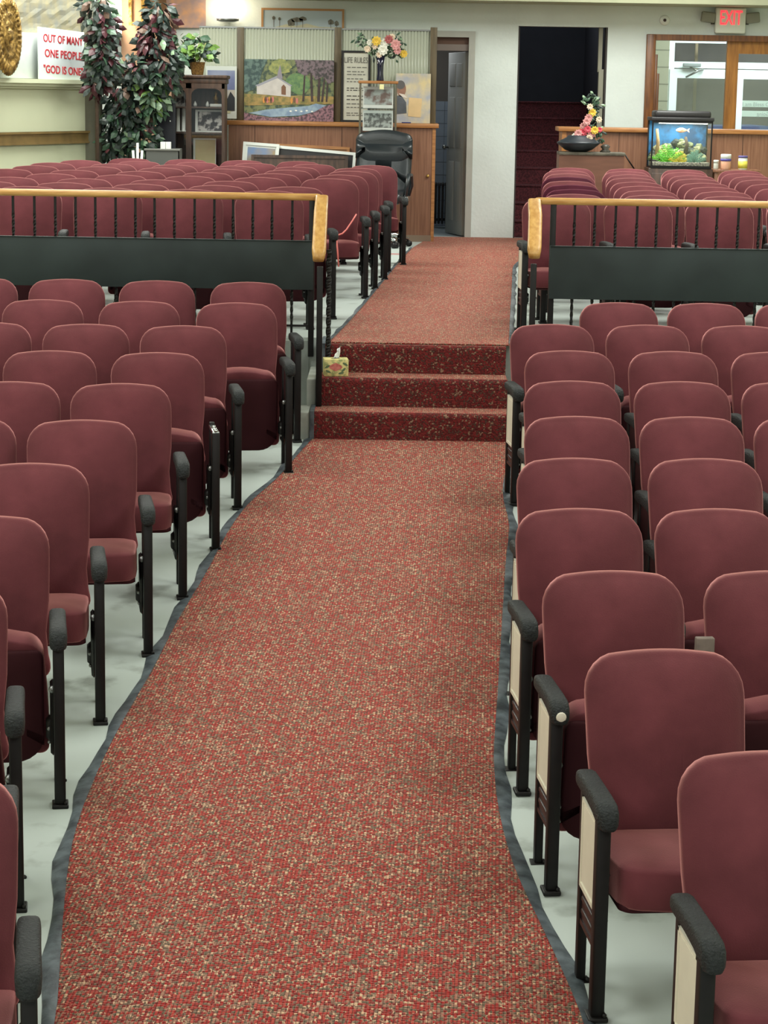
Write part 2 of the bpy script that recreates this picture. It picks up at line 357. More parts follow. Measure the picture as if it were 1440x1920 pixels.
# rear carpet
ul = [(614, 646), (652, 608), (692, 562), (742, 500), (772, 466), (800, 450)]; ur = [(955, 653), (957, 600), (960, 550), (962, 500), (964, 440)]
ule = [on_z(*p, ZP) for p in ul]; ure = [on_z(*p, ZP) for p in ur]
ysm = [13.35+(YW-13.35)*i/40 for i in range(41)]
lx = resample([(p.x, p.y) for p in ule], ysm); rx = resample([(p.x, p.y) for p in ure]+[(1.30, 20.6), (1.55, 22.0), (2.1, 23.57)], ysm)
PL2 = [Vector((x, y, ZP+.001)) for x, y in zip(lx, ysm)]; PR2 = [Vector((x, y, ZP+.001)) for x, y in zip(rx, ysm)]
PL2 = [p for p in PL2]; i0 = 0
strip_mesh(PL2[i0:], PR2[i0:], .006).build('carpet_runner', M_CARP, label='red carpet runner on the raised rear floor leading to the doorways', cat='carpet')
edging([p for p in PL2[i0:] if p.y < 22], -1, .03, 'grey edging along the left side of the rear carpet')
edging([p for p in PR2[i0:] if p.y < 21], 1, .03, 'grey edging along the right side of the rear carpet')

# ------------------------------------------------------------------ theatre seat prototypes
def outline(hw, z0, z1, r, flare=0, n=6, crown=0, rb=None):
    """closed loop of (x,z): rounded top, sides, small radius bottom"""
    rb = rb if rb is not None else r*.5; pts = []
    def arc(cx, cz, rr, a0, a1):
        for i in range(n+1):
            a = a0+(a1-a0)*i/n; pts.append((cx+rr*math.cos(a), cz+rr*math.sin(a)))
    arc(hw-r, z1-r, r, 0, PI/2)
    for t in (.6, .3, 0, -.3, -.6): pts.append(((hw-r)*t, z1+crown*(1-t*t)))
    arc(-hw+r, z1-r, r, PI/2, PI)
    for t in (.75, .5, .3, .15): pts.append((-hw, z0+(z1-z0)*t))
    arc(-hw+rb, z0+rb, rb, PI, 1.5*PI)
    arc(hw-rb, z0+rb, rb, 1.5*PI, 2*PI)
    for t in (.15, .3, .5, .75): pts.append((hw, z0+(z1-z0)*t))
    return pts
def puff(mb, pts, layers, cz, deform):
    hw = max(p[0] for p in pts); zmin = min(p[1] for p in pts); zmax = max(p[1] for p in pts); hh = (zmax-zmin)/2; cz = (zmax+zmin)/2
    rg = []
    for ins, y in layers:
        sx = (hw-ins)/hw; sz = (hh-ins)/hh
        rg.append([deform(p[0]*sx, y, cz+(p[1]-cz)*sz) for p in pts])
    mb.rings(rg)
    return mb
HB = .91
def back_def(x, y, z):
    t = (z-.36)/(HB-.36); wst = 1-.065*math.exp(-((t-.28)/.18)**2)+.03*max(0, .16-t)/.16
    return Vector((x*wst, .33+y+.13*t**1.5-.016*math.sin(PI*min(1, max(0, t)))+.05*x*x*4*.3*-1, z))
LAY = [(.09, .052), (.03, .052), (.008, .046), (0, .034), (0, .008), (.004, .0), (.010, -.003), (.02, -.012), (.045, -.027), (.09, -.040), (.15, -.047), (.2, -.050)]
def back_mesh():
    mb = MB(); puff(mb, outline(.232, .36, HB, .102, crown=.008), LAY, 0, back_def)
    return mb.mesh('backrest', M_VEL)
ME_BACK = back_mesh()
ME_BACKD = ME_BACK.copy(); ME_BACKD.materials.clear(); ME_BACKD.materials.append(M_DARKVEL)
SLAY = [(.03, .06), (.006, .058), (0, .05), (0, -.045), (.004, -.052), (.014, -.058), (.05, -.068), (.11, -.074), (.17, -.076)]
def cushion(mat_=M_VEL):                           # local: lies flat; x width, z->depth handled by transform
    mb = MB(); pts = outline(.222, -.21, .21, .07, crown=.018, rb=.03)
    puff(mb, pts, SLAY, 0, lambda x, y, z: Vector((x*(1-.09*max(0, z+.05)/.26), -z, -y)))
    return mb
# flat: front edge at -y (outline top), top surface at +z
M_DOWN = Matrix.Translation((0, .165, .375)) @ Matrix.Rotation(-.05, 4, 'X')
M_UP = Matrix.Translation((0, .20, .35)) @ Matrix.Rotation(-PI/2+.16, 4, 'X')
ME_SEATD = cushion().xf(M_DOWN).mesh('seat_cushion', M_VEL)
ME_SEATU = cushion().xf(M_UP).mesh('seat_cushion', M_VEL)
def pan(M):
    o = outline(.205, -.235, .185, .035, rb=.10, crown=.0)
    mb = MB(); rg = []
    for ins, d in ((0, .05), (0, .068), (.01, .074), (.06, .078)):
        hw, hh = .205, .21; rg.append([Vector((p[0]*(hw-ins)/hw, -(-.025+(p[1]+.025)*(hh-ins)/hh), -d)) for p in o])
    mb.rings(rg); return mb.xf(M).mesh('seat_pan', M_VEL2)
ME_PAND = pan(M_DOWN); ME_PANU = pan(M_UP)
XS = .256
def leg_mesh(front):
    mb = MB()
    if front:
        mb.rbox(-.019, .019, -.020, .024, .012, .585, .005)
    else:
        mb.rbox(-.013, .013, .225, .262, .012, .60, .004)
    y = 0 if front else .245
    mb.rbox(-.028, .028, y-.032, y+.038, 0, .014, .004); mb.lathe([(.007, .012), (.007, .022), (.003, .026)], (.018, y-.022, 0), 8)
    return mb.mesh('leg', M_BLK)
ME_LF, ME_LR = leg_mesh(True), leg_mesh(False)
def arm_mesh():
    mb = MB(); prof = [(.275, .602, .020, .014), (.27, .602, .027, .022), (.24, .604, .029, .026), (.12, .606, .029, .027), (.02, .604, .030, .030), (-.035, .598, .031, .034), (-.062, .590, .029, .032), (-.078, .582, .020, .022), (-.082, .580, .010, .010)]
    rg = []
    for y, z, hw, hh in prof:
        r = []
        for k in range(16):
            a = 2*PI*k/16; c, s_ = math.cos(a), math.sin(a)
            r.append(Vector((hw*math.copysign(abs(c)**.55, c), y, z+hh*math.copysign(abs(s_)**.55, s_)+.006)))
        rg.append(r)
    mb.rings(rg); return mb.mesh('armrest', M_PAD)
ME_ARM = arm_mesh()
def side_mesh():                                   # ribbed lower panel between the legs
    mb = MB(); mb.box(-.006, .006, .02, .23, .20, .585); mb.box(-.010, .010, .02, .23, .19, .205)
    for z in (.225, .262): mb.rbox(-.011, .011, .04, .21, z, z+.016, .004)
    return mb.mesh('side_panel', M_BRN)
ME_SIDE = side_mesh()
def endp_mesh():
    mb = MB(); mb.box(-.0115, -.005, .030, .222, .305, .565)
    mb.box(-.016, -.0115, .030, .222, .305, .318); mb.box(-.016, -.0115, .030, .222, .555, .565); mb.box(-.016, -.0115, .030, .040, .305, .565); mb.box(-.016, -.0115, .212, .222, .305, .565)
    mb.box(-.0135, -.0115, .050, .202, .325, .548)
    return mb.mesh('end_panel', M_CREAM)
ME_END = endp_mesh()
def hinge_mesh():
    mb = MB(); mb.rbox(-.030, -.012, .06, .20, .16, .40, .01, 1); mb.rbox(-.045, -.012, .10, .17, .20, .28, .012, 1)
    mb.lathe([(.012, 0), (.012, .018), (.007, .022)], (-.022, .06, .40), 8, 1, Matrix.Rotation(PI/2, 4, 'X'))
    mb.lathe([(.008, 0), (.008, .014), (.004, .018)], (-.034, .10, .25), 8, 1, Matrix.Rotation(PI/2, 4, 'X'))
    mb.lathe([(.006, 0), (.006, .012), (.003, .015)], (-.034, .09, .205), 8, 1, Matrix.Rotation(PI/2, 4, 'X'))
    return mb.mesh('hinge_bracket', [M_BLK, M_STEEL])
ME_HINGE = hinge_mesh()
def mkobj(name, me, parent, x=0, sx=1, **kw):
    o = bpy.data.objects.new(name, me); COL.objects.link(o); o.parent = parent; o.location.x = x
    if sx != 1: o.scale.x = sx
    return tag(o, **kw)
def proto(side, up, end):
    r = bpy.data.objects.new('theater_seat', None); COL.objects.link(r)
    mkobj('backrest', ME_BACK, r)
    s = mkobj('seat_cushion', ME_SEATU if up else ME_SEATD, r)
    mkobj('seat_pan', ME_PANU if up else ME_PAND, s)
    x = side*XS
    mkobj('armrest', ME_ARM, r, x)
    mkobj('leg', ME_LF, r, x); mkobj('leg', ME_LR, r, x)
    mkobj('side_panel', ME_SIDE, r, x)
    if end and side < 0: mkobj('end_panel', ME_END, r, x, label='cream enamel end panel')
    if side > 0: mkobj('hinge_bracket', ME_HINGE, r, x)
    else: mkobj('hinge_bracket', ME_HINGE, r, x, -1)
    return r
PROTO = {}; USED = set()
for sd in (-1, 1):
    for up in (0, 1):
        for en in (0, 1): PROTO[sd, up, en] = proto(sd, up, en)
ORD = ['zeroth', 'first', 'second', 'third', 'fourth', 'fifth', 'sixth', 'seventh', 'eighth', 'ninth', 'tenth', 'eleventh']
def seat(cx, yback, zf, side, up, pos, rowtxt, group, rot=0, hs=1.0, look='maroon'):
    """cx,yback: plan position of the back's centre"""
    key = (side, up, 1 if pos == 1 else 0)
    r = PROTO[key]
    if key in USED: r = dup(r)
    USED.add(key)
    off = Vector((0, .46*hs, 0)); off.rotate(Matrix.Rotation(rot, 3, 'Z'))
    r.location = (cx-off.x, yback-off.y, zf(yback-off.y) if callable(zf) else zf); r.rotation_euler = (0, 0, rot); r.scale = (1, 1, hs)
    st = 'folded' if up else 'lowered'
    p = 'on the aisle end' if pos == 1 else f'{ORD[pos]} from the aisle'
    tag(r, f'{look} theatre seat {p}, {rowtxt}', 'theatre seat', group)
    return r
SEATS = {}
# front left block: row number from the stage (11 = by the railing), px centres of the backs, from the aisle outwards
FL = {11: (465, 294, 125, -39), 10: (443, 261, 80), 9: (343, 161, -23), 8: (295, 93), 7: (226, 18), 6: (153, -73), 5: (54,), 4: (-33,), 3: (-126,), 2: (-160,), 1: (-150,)}
TOPL = {11: 524, 10: 570, 9: 616, 8: 665, 7: 724, 6: 797, 5: 880, 4: 987, 3: 1135, 2: 1290, 1: 1500}
LUP = {10, 8, 9, 4, 11, 3}
for k, cs in FL.items():
    yr = 3.627+.8166*k+.46
    for i, px in enumerate(cs):
        p = at(px, TOPL[k], yr)
        s = seat(p.x, yr, zl, 1, 1 if (k in LUP or i > 0) else 0, i+1, f'{ORD[12-k]} row in front of the left railing', 'seats in the front left block', rot=.16)
        SEATS['L', k, i] = s
FR = {10: (1160, 1324, 1488), 9: (1034, 1213, 1392), 8: (1067, 1261, 1453), 7: (1072, 1278, 1479), 6: (1081, 1296, 1510), 5: (1076, 1321), 4: (1085, 1344), 3: (1148, 1449), 2: (1245, 1592), 1: (1442,)}
TOPR = {1: 1385, 2: 1213, 3: 1090, 4: 968, 5: 870, 6: 784, 7: 725, 8: 668, 9: 620, 10: 563}
RDOWN = {1, 2}
for k, cs in FR.items():
    yr = 3.8746+.8166*k+.46
    for i, px in enumerate(cs):
        y = yr+.03*i
        p = at(px, TOPR[k], y)
        s = seat(p.x, y, zl, -1, 0 if k in RDOWN else 1, i+1, f'{ORD[11-k]} row in front of the right railing', 'seats in the front right block', rot=.10)
        SEATS['R', k, i] = s
# rear platform rows
BY = [14.52, 15.2, 15.98, 16.75, 17.55, 18.4, 19.2, 20.0, 20.8]
RLc = [505, 550, 430, 617, 638, 659, 668, 698, 560]
for k in range(9):
    Y = BY[k]; x0 = at(RLc[k], 340, Y).x; i = 0; x = x0
    while True:
        px = 720+x*F/Y
        if px < -40 or x < -4.4+(Y-18.08)*.418+.42 and Y > 18: break
        seat(x, Y+.02*i, ZP, 1, 0 if (i == 0 and k in (3, 5, 7)) else (k+i) % 2, i+1, f'{ORD[k+1]} row behind the left railing', 'seats in the rear left block', rot=.10, hs=.965)
        x -= .545+.004*math.sin(k*3+i); i += 1
RRc = [1045, 1078, 1081, 1074, 1070, 1066, 1068, 1064, 1070]
for k in range(9):
    Y = BY[k]-.02; x0 = at(RRc[k], 340, Y).x; i = 0; x = x0
    while 720+x*F/Y < 1490:
        s = seat(x, Y+.02*i, ZP, -1, 0 if (i == 0 and k == 0) else (k+i+1) % 2, i+1, f'{ORD[k+1]} row behind the right railing', 'seats in the rear right block', rot=.06, hs=.945,
             look='darker plum' if (i == 0 and k in (2, 3, 5)) else 'maroon')
        if i == 0 and k in (2, 3, 5):
            for c in s.children:
                if c.name.startswith('backrest'): c.data = ME_BACKD
        x += .552; i += 1
for k_, r in PROTO.items():
    if k_ not in USED:
        for c in list(r.children_recursive): bpy.data.objects.remove(c)
        bpy.data.objects.remove(r)
# a few seats that differ
s = SEATS['R', 3, 0]
cap = MB().lathe([(.016, 0), (.016, .003), (.012, .005)], (0, -.078, .592), 14, 0, Matrix.Rotation(PI/2, 4, 'X')).build('bolt_cover', M_CREAM, s, label='cream round cap on the armrest nose'); cap.location.x = -XS
s = SEATS['R', 3, 1]
MB().rbox(-XS-.03, -XS+.03, .30, .33, .45, .74, .004).build('bracket', mat('grey brown board', (120, 106, 98), .8, var=.2, scale=20), s, label='bare grey-brown board between the backs')
s = SEATS['L', 8, 0]
for c in list(s.children):
    if c.name.startswith('armrest'): bpy.data.objects.remove(c)
b = MB(); b.rbox(-.017, .017, -.01, .23, .575, .59, .004)
for yy in (0, .05, .12): b.lathe([(.010, 0), (.010, .010), (.005, .014)], (.0, yy, .588), 8)
bo = b.build('arm_bracket', M_CHR, s, label='bare silver bracket with screws, armrest missing'); bo.location.x = XS

# ------------------------------------------------------------------ railings
def railing(side):
    Yr = 13.62; lt = side < 0
    X0, X1 = (-3.2, at(600, 400, Yr).x) if lt else (at(1003, 420, Yr).x, 3.2)
    zr = at(300, 359, Yr).z-.02 if lt else at(1200, 374, Yr).z-.02
    bt, bb = (at(300, 447, Yr).z, at(300, 538, Yr).z) if lt else (at(1200, 464, Yr).z, at(1200, 562, Yr).z)
    nm = 'left' if lt else 'right'
    R = empty('railing', ((X0+X1)/2, Yr, ZP), f'black twisted baluster railing with pine handrail at the {nm} edge of the rear floor', 'railing')
    T = Matrix.Translation(-Vector(R.location))
    def B(mb, n, m, **k): return mb.xf(T).build(n, m, R, **k)
    B(MB().rbox(X0, X1, Yr-.028, Yr+.028, zr-.022, zr+.022, .016, 3), 'handrail', M_OAK)
    xe = X1 if lt else X0; s = 1 if lt else -1
    # end piece runs down along the steps, towards the stage
    if lt: p = [(xe-.03, Yr, zr), (xe+.012, Yr-.03, zr-.004), (xe+.010, Yr-.16, zr-.09), (at(598, 470, 13.05).x, 13.05, at(598, 470, 13.05).z), (at(597, 486, 12.98).x, 12.98, at(597, 486, 12.98).z)]
    else: p = [(xe+.03, Yr, zr), (xe-.01, Yr-.03, zr-.004), (xe-.01, Yr-.16, zr-.09), (at(1002, 465, 13.1).x, 13.1, at(1002, 465, 13.1).z), (at(1002, 480, 13.03).x, 13.03, at(1002, 480, 13.03).z)]
    P5 = [Vector(q) for q in p]; rg = []
    for i_, q in enumerate(P5):
        dd = (P5[min(i_+1, 4)]-P5[max(i_-1, 0)]); dd.x = 0; dd.normalize(); up_ = Vector((0, -dd.z, dd.y)) if i_ > 0 else Vector((0, 0, 1))
        wd_, ht_ = [(.034, .022), (.040, .026), (.043, .030), (.043, .032), (.034, .022)][i_]
        rg.append([q+Vector((wd_*math.copysign(abs(math.cos(a))**.45, math.cos(a)), 0, 0))+up_*ht_*math.copysign(abs(math.sin(a))**.45, math.sin(a)) for a in [2*PI*(k_+.5)/16 for k_ in range(16)]])
    B(MB().rings(rg), 'handrail_end', M_OAK2)
    px = [25-37*2, 25-37, 25, 65, 104, 142, 179, 217, 254, 290, 327, 365, 402, 437, 474, 510, 548] if lt else [1077, 1115, 1154, 1194, 1231, 1269, 1307, 1344, 1384, 1423, 1461, 1499]
    for q in px:
        x = at(q, 420, Yr+.0).x; mb = MB(); rg = []
        n = 40; h0, h1 = ZP+.0, zr-.02
        for i in range(n+1):
            z = h0+(h1-h0)*i/n; u = i/n; tw = max(0, min(1, (u-.12)/.76))*PI*7
            rg.append([Vector((x+.0105*math.cos(tw+PI/4+k*PI/2), Yr+.0105*math.sin(tw+PI/4+k*PI/2), z)) for k in range(4)])
        mb.rings(rg, smooth=False); B(mb, 'baluster', M_BLK)
    pp = (585, 1037)[0 if lt else 1]
    x = at(pp, 420, Yr).x; B(MB().rbox(x-.018, x+.018, Yr-.018, Yr+.018, ZP-.12, zr-.01, .003), 'post', M_BLK)
    B(MB().box(X0, x, Yr-.012, Yr+.012, ZP+.07, ZP+.082), 'bottom_bar', M_BLK)
    b0, b1 = (X0, at(588, 500, Yr).x) if lt else (at(1029, 510, Yr).x, X1)
    B(MB().rbox(b0, b1, Yr-.045, Yr-.025, bb, bt, .003).box(b0, b1, Yr-.050, Yr-.022, bt, bt+.004), 'board', M_BOARD, label='wide black painted board')
    # newel at the low end of the handrail
    if lt:
        e = at(600, 500, 12.95); B(MB().rbox(e.x-.018, e.x+.018, e.y-.01, e.y+.026, zb+rise, e.z, .003), 'post', M_BLK)
        q = at(617, 505, 13.25); mb = MB(); rg = []
        for i in range(41):
            z = zb+2*rise+(q.z+.12-zb-2*rise)*i/40; tw = i/40*PI*6
            rg.append([Vector((q.x-.0+.017*math.cos(tw+k*PI/2), 13.25+.017*math.sin(tw+k*PI/2), z)) for k in range(4)])
        mb.rings(rg, smooth=False); B(mb, 'baluster', M_BLK)
    else:
        e = at(1001, 495, 13.06); B(MB().rbox(e.x-.018, e.x+.018, e.y-.01, e.y+.026, zl(13)+.2, e.z, .003), 'post', M_BLK)
railing(-1); railing(1)

# ------------------------------------------------------------------ tissue box
def tissue():
    z = zb+2*rise; c = on_z(628, 706, z)
    w_, d_, h_ = .15, .115, .105
    T = empty('tissue_box', (c.x+.002, c.y+.065, z), 'yellow floral tissue box with a tissue sticking up on the carpeted steps', 'tissue box', rz=.10)
    m = mat('yellow floral card', (222, 208, 140), .7, rgb2=(150, 158, 100), scale=34, thr=(.38, .55))
    MB().rbox(-w_/2, w_/2, -d_/2, d_/2, 0, h_, .003).build('box', m, T)
    mf = mat('pink rose print', (206, 124, 110), .7, rgb2=(184, 92, 84), scale=60)
    MB().prism([(.034*math.cos(a)-.004+.008*math.cos(3*a), .058+.026*math.sin(a)) for a in [2*PI*k/14 for k in range(14)]], 'y', -d_/2-.0012, -d_/2).build('printed_flower', mf, T, label='pink printed rose')
    lf = MB()
    for (x, z_, a) in ((-.055, .06, .5), (-.05, .03, -.4), (.045, .04, .8), (.055, .075, -.5), (.03, .02, .2)):
        lf.prism([(x+.018*math.cos(t)*math.cos(a)-.007*math.sin(t)*math.sin(a), z_+.018*math.cos(t)*math.sin(a)+.007*math.sin(t)*math.cos(a)) for t in [2*PI*k/10 for k in range(10)]], 'y', -d_/2-.001, -d_/2)
    lf.build('printed_leaves', mat('print green', (92, 112, 78), .7), T)
    MB().prism([(.028*math.cos(a), .014*math.sin(a)) for a in [2*PI*k/14 for k in range(14)]], 'z', h_-.001, h_+.001).build('opening', mat('dark slot', (24, 22, 20), .9), T)
    n = 9; vs = []; rr = random.Random(2)
    for i in range(n):
        for j in range(5):
            t = i/(n-1); vs.append((.004+(j-2)*.0085*(1-.35*t)+.012*t+(.008 if (i > 4 and j == 0) else 0), .008*math.sin(j*2.1+t*4), h_+t*.062*(1+.12*(j-2)/2)))
    fs = [(i*5+j, i*5+j+1, (i+1)*5+j+1, (i+1)*5+j) for i in range(n-1) for j in range(4)]
    t = MB().add(vs, fs, 0, True).build('tissue', mat('white tissue', (238, 242, 240), .9), T)
    md = t.modifiers.new('thick', 'SOLIDIFY'); md.thickness = .003
tissue()

# ------------------------------------------------------------------ pink cord hung over a rear seat and red tape on the floor
pc = [at(668, 402, 16.35), at(662, 412, 16.3), at(650, 430, 16.25), at(642, 438, 16.2), at(633, 441, 16.18), at(631, 452, 16.1), at(633, 470, 16.08), at(635, 500, 16.08)]
MB().tube(pc, .006, 6).build('cord', mat('pink cord', (225, 120, 112), .6), label='pink cord hanging over an aisle seat behind the left railing', cat='cord')

# ------------------------------------------------------------------ office chair
oc = on_z(711, 462, ZP)
OC = empty('office_chair', (oc.x, oc.y, ZP), 'tall black leather office chair with chrome base behind the rear left seats', 'office chair', rz=-.12)
M_LEA = mat('black leather', (34, 40, 44), .32, var=.15, scale=6, bump=.1, bscale=70, spec=.6)
Yo = oc.y+.25
ox = lambda px, py: at(px, py, Yo)
zt_o = at(715, 249, Yo).z-ZP; hw = (at(768, 300, Yo).x-at(660, 300, Yo).x)/2
def odef(x, y, z):
    return Vector((x*(.92+.10*math.cos((z-.95)*2.4)), .22+y+.10*(z-.6)-.05*math.sin(z*5)+.12*x*x*-1, z))
oo = outline(hw*.95, .52, zt_o, .11, crown=.03, rb=.1)
m = MB(); puff(m, oo, [(.1, .05), (.02, .05), (0, .03), (0, 0), (.012, -.02), (.05, -.035), (.12, -.04), (.2, -.042)], 0, odef); m.build('backrest', M_LEA, OC)
hp = [(p[0], p[1]) for p in outline(hw*.975, zt_o-.31, zt_o+.002, .08, crown=.03, rb=.15)]
m = MB(); puff(m, hp, [(.02, .02), (0, 0), (.0, -.02), (.012, -.036), (.04, -.050), (.1, -.056)], 0, odef); m.build('headrest', M_LEA, OC)
m = MB(); m.rbox(-.25, .25, -.30, .22, .44, .56, .05, 4); m.build('seat', M_LEA, OC)
for s_ in (-1, 1):
    pts = [(s_*.27, .14, .50), (s_*.31, .10, .62), (s_*.315, .0, .73), (s_*.31, -.16, .73), (s_*.30, -.22, .64), (s_*.27, -.16, .50)]
    a = MB().tube(pts, .022, 10).build('armrest', M_LEA, OC)
    MB().rbox(s_*.275-.02, s_*.275+.02, -.20, .16, .46, .52, .01).build('arm_bracket', M_CHR, a, label='chrome arm bracket')
MB().tube([(0, 0, .12), (0, 0, .44)], [.032, .026], 12).build('gas_column', M_BLK, OC)
for k in range(5):
    a = 2*PI*k/5+.35; c, s_ = math.cos(a), math.sin(a)
    g = MB().tube([(0, 0, .13), (c*.16, s_*.16, .12), (c*.31, s_*.31, .075)], [.032, .024, .016], 8).build('base_arm', M_CHR, OC)
    MB().tube([(c*.31-s_*.028, s_*.31+c*.028, .032), (c*.31+s_*.028, s_*.31-c*.028, .032)], .031, 14).build('caster', M_BLK, g)
rt = on_z(735, 476, ZP)
MB().box(rt.x-.16, rt.x+.16, rt.y-.10, rt.y-.06, ZP, ZP+.002).box(rt.x-.16, rt.x+.18, rt.y+.0, rt.y+.03, ZP, ZP+.002).build('floor_tape', mat('red tape', (186, 84, 84), .6), label='strips of faded red tape on the floor under the office chair', cat='tape')

# ------------------------------------------------------------------ left counter with partition
YC = on_z(760, 453, ZP).y; YC2 = YC+.55
X0, X1, z0, z1 = rect(425, 229, 821, 238, YC)
CT = empty('counter', ((X0+X1)/2, YC, ZP), 'long brown panelled counter with oak top between cabinet and doorway', 'counter')
def bl(mb, o, n, m, **k): return mb.xf(Matrix.Translation(-Vector(o.location))).build(n, m, o, **k)
zct = at(620, 229, YC).z
M = MB(); xs = [X0+.03, X0+.62, X0+1.3, X1-.28, X1-.03]
bl(MB().box(X0+.02, X1-.05, YC, YC2, ZP, zct-.04), CT, 'panelling', M_PANEL)
for x in (at(478, 260, YC).x, at(640, 330, YC).x): bl(MB().box(x-.003, x+.003, YC-.003, YC, ZP, zct-.05), CT, 'panel_joint', mat('dark joint', (70, 44, 32), .7))
bl(MB().rbox(X0, X1+.01, YC-.035, YC2+.02, zct-.045, zct, .006), CT, 'countertop', M_TRIM)
bl(MB().box(X1-.055, X1-.02, YC-.008, YC2, ZP+.0, zct-.045), CT, 'corner_trim', M_TRIM)
bl(MB().box(X0, X1-.05, YC-.012, YC, ZP, ZP+.07), CT, 'plinth', mat('taupe plinth', (128, 108, 90), .6))
kx = at(802, 330, YC); bl(MB().lathe([(.012, 0), (.018, .01), (.016, .022), (.005, .026)], (kx.x, YC, kx.z), 10, 0, Matrix.Rotation(PI/2, 4, 'X')), CT, 'knob', M_GOLD)
Yp = YC+.40
PT = empty('divider_screen', ((X0+X1)/2, Yp, zct), 'corrugated translucent screen with olive posts standing on the left counter', 'divider')
zpt = at(630, 55, Yp).z
for q in (451, 633, 812):
    x = at(q, 140, Yp).x; bl(MB().rbox(x-.036, x+.036, Yp-.03, Yp+.03, zct, at(q, 55, Yp).z+.02, .003), PT, 'post', M_POST)
def corrug(name, xa, xb, za, zb_, parent, Yq, m, pitch=.033, amp=.007):
    n = int((xb-xa)/pitch*6); v = []
    for i in range(n+1):
        x = xa+(xb-xa)*i/n; y = Yq+amp*math.sin(2*PI*i/6)
        v += [(x, y, za), (x, y, zb_)]
    mb = MB().add(v, [(2*i, 2*i+2, 2*i+3, 2*i+1) for i in range(n)], 0, True)
    o = bl(mb, parent, name, m); md = o.modifiers.new('t', 'SOLIDIFY'); md.thickness = .002; return o
def transl(name, rgb, a=.35):
    m = bpy.data.materials.new(name); m.use_nodes = True; N = m.node_tree.nodes; L = m.node_tree.links; b = N['Principled BSDF']
    b.inputs['Base Color'].default_value = (*lin(rgb), 1); b.inputs['Roughness'].default_value = .25
    t = N.new('ShaderNodeBsdfTranslucent'); t.inputs[0].default_value = (*lin(rgb), 1)
    mx = N.new('ShaderNodeMixShader'); mx.inputs[0].default_value = a
    L.new(b.outputs[0], mx.inputs[1]); L.new(t.outputs[0], mx.inputs[2]); L.new(mx.outputs[0], N['Material Output'].inputs[0]); return m
M_COR = transl('corrugated fibreglass', (206, 210, 192))
xa, xb, xc = at(458, 140, Yp).x, at(626, 140, Yp).x, at(806, 140, Yp).x; xd = at(640, 140, Yp).x
corrug('corrugated_sheet', xa, xb, zct, zpt, PT, Yp+.005, M_COR); corrug('corrugated_sheet', xd, xc, zct, zpt, PT, Yp+.005, M_COR)
xe = at(374, 140, Yp).x; xf = at(445, 140, Yp).x
corrug('corrugated_sheet', xe, xf, zct, zpt, PT, Yp+.005, M_COR)
bl(MB().box(xe, xc, Yp-.008, Yp+.018, zpt-.004, zpt+.012), PT, 'top_rail', M_STEEL)

# ---- pictures
def framed(name, px, Y, lab, cat, paint, fm=None, fw=.02, tilt=0, mount=None, extra=None, th=.025, group=None):
    a, b, c, d = rect(*px, Y)
    P = empty(name, ((a+b)/2, Y, c), lab, cat, group, 0)
    P.rotation_euler = (tilt, 0, 0)
    W_, H_ = (b-a)/2, d-c
    if fm:
        f = MB(); f.box(-W_, W_, -th, 0, 0, fw).box(-W_, W_, -th, 0, H_-fw, H_).box(-W_, -W_+fw, -th, 0, fw, H_-fw).box(W_-fw, W_, -th, 0, fw, H_-fw); f.build('frame', fm, P)
    else: fw = 0
    MB().box(-W_+fw, W_-fw, -th*.6, -.002, fw, H_-fw).build('picture', paint, P)
    if extra: extra(P, W_, H_, -th*.6-.0015)
    return P
def poly(P, name, pts, y, m, W_, H_, k=0):         # flat painted shape in unit coords
    MB().prism([(-W_+2*W_*u, H_*v) for u, v in pts], 'y', y-.0012-k*.0008, y+.001).build(name, m, P)
flat = lambda n, c, **k: mat(n, c, .7, **k)
def ell(cx, cy, rx, ry, n=16, j=0, s=1):
    r = random.Random(s); return [(cx+rx*math.cos(2*PI*k/n)*(1+r.uniform(-j, j)), cy+ry*math.sin(2*PI*k/n)*(1+r.uniform(-j, j))) for k in range(n)]
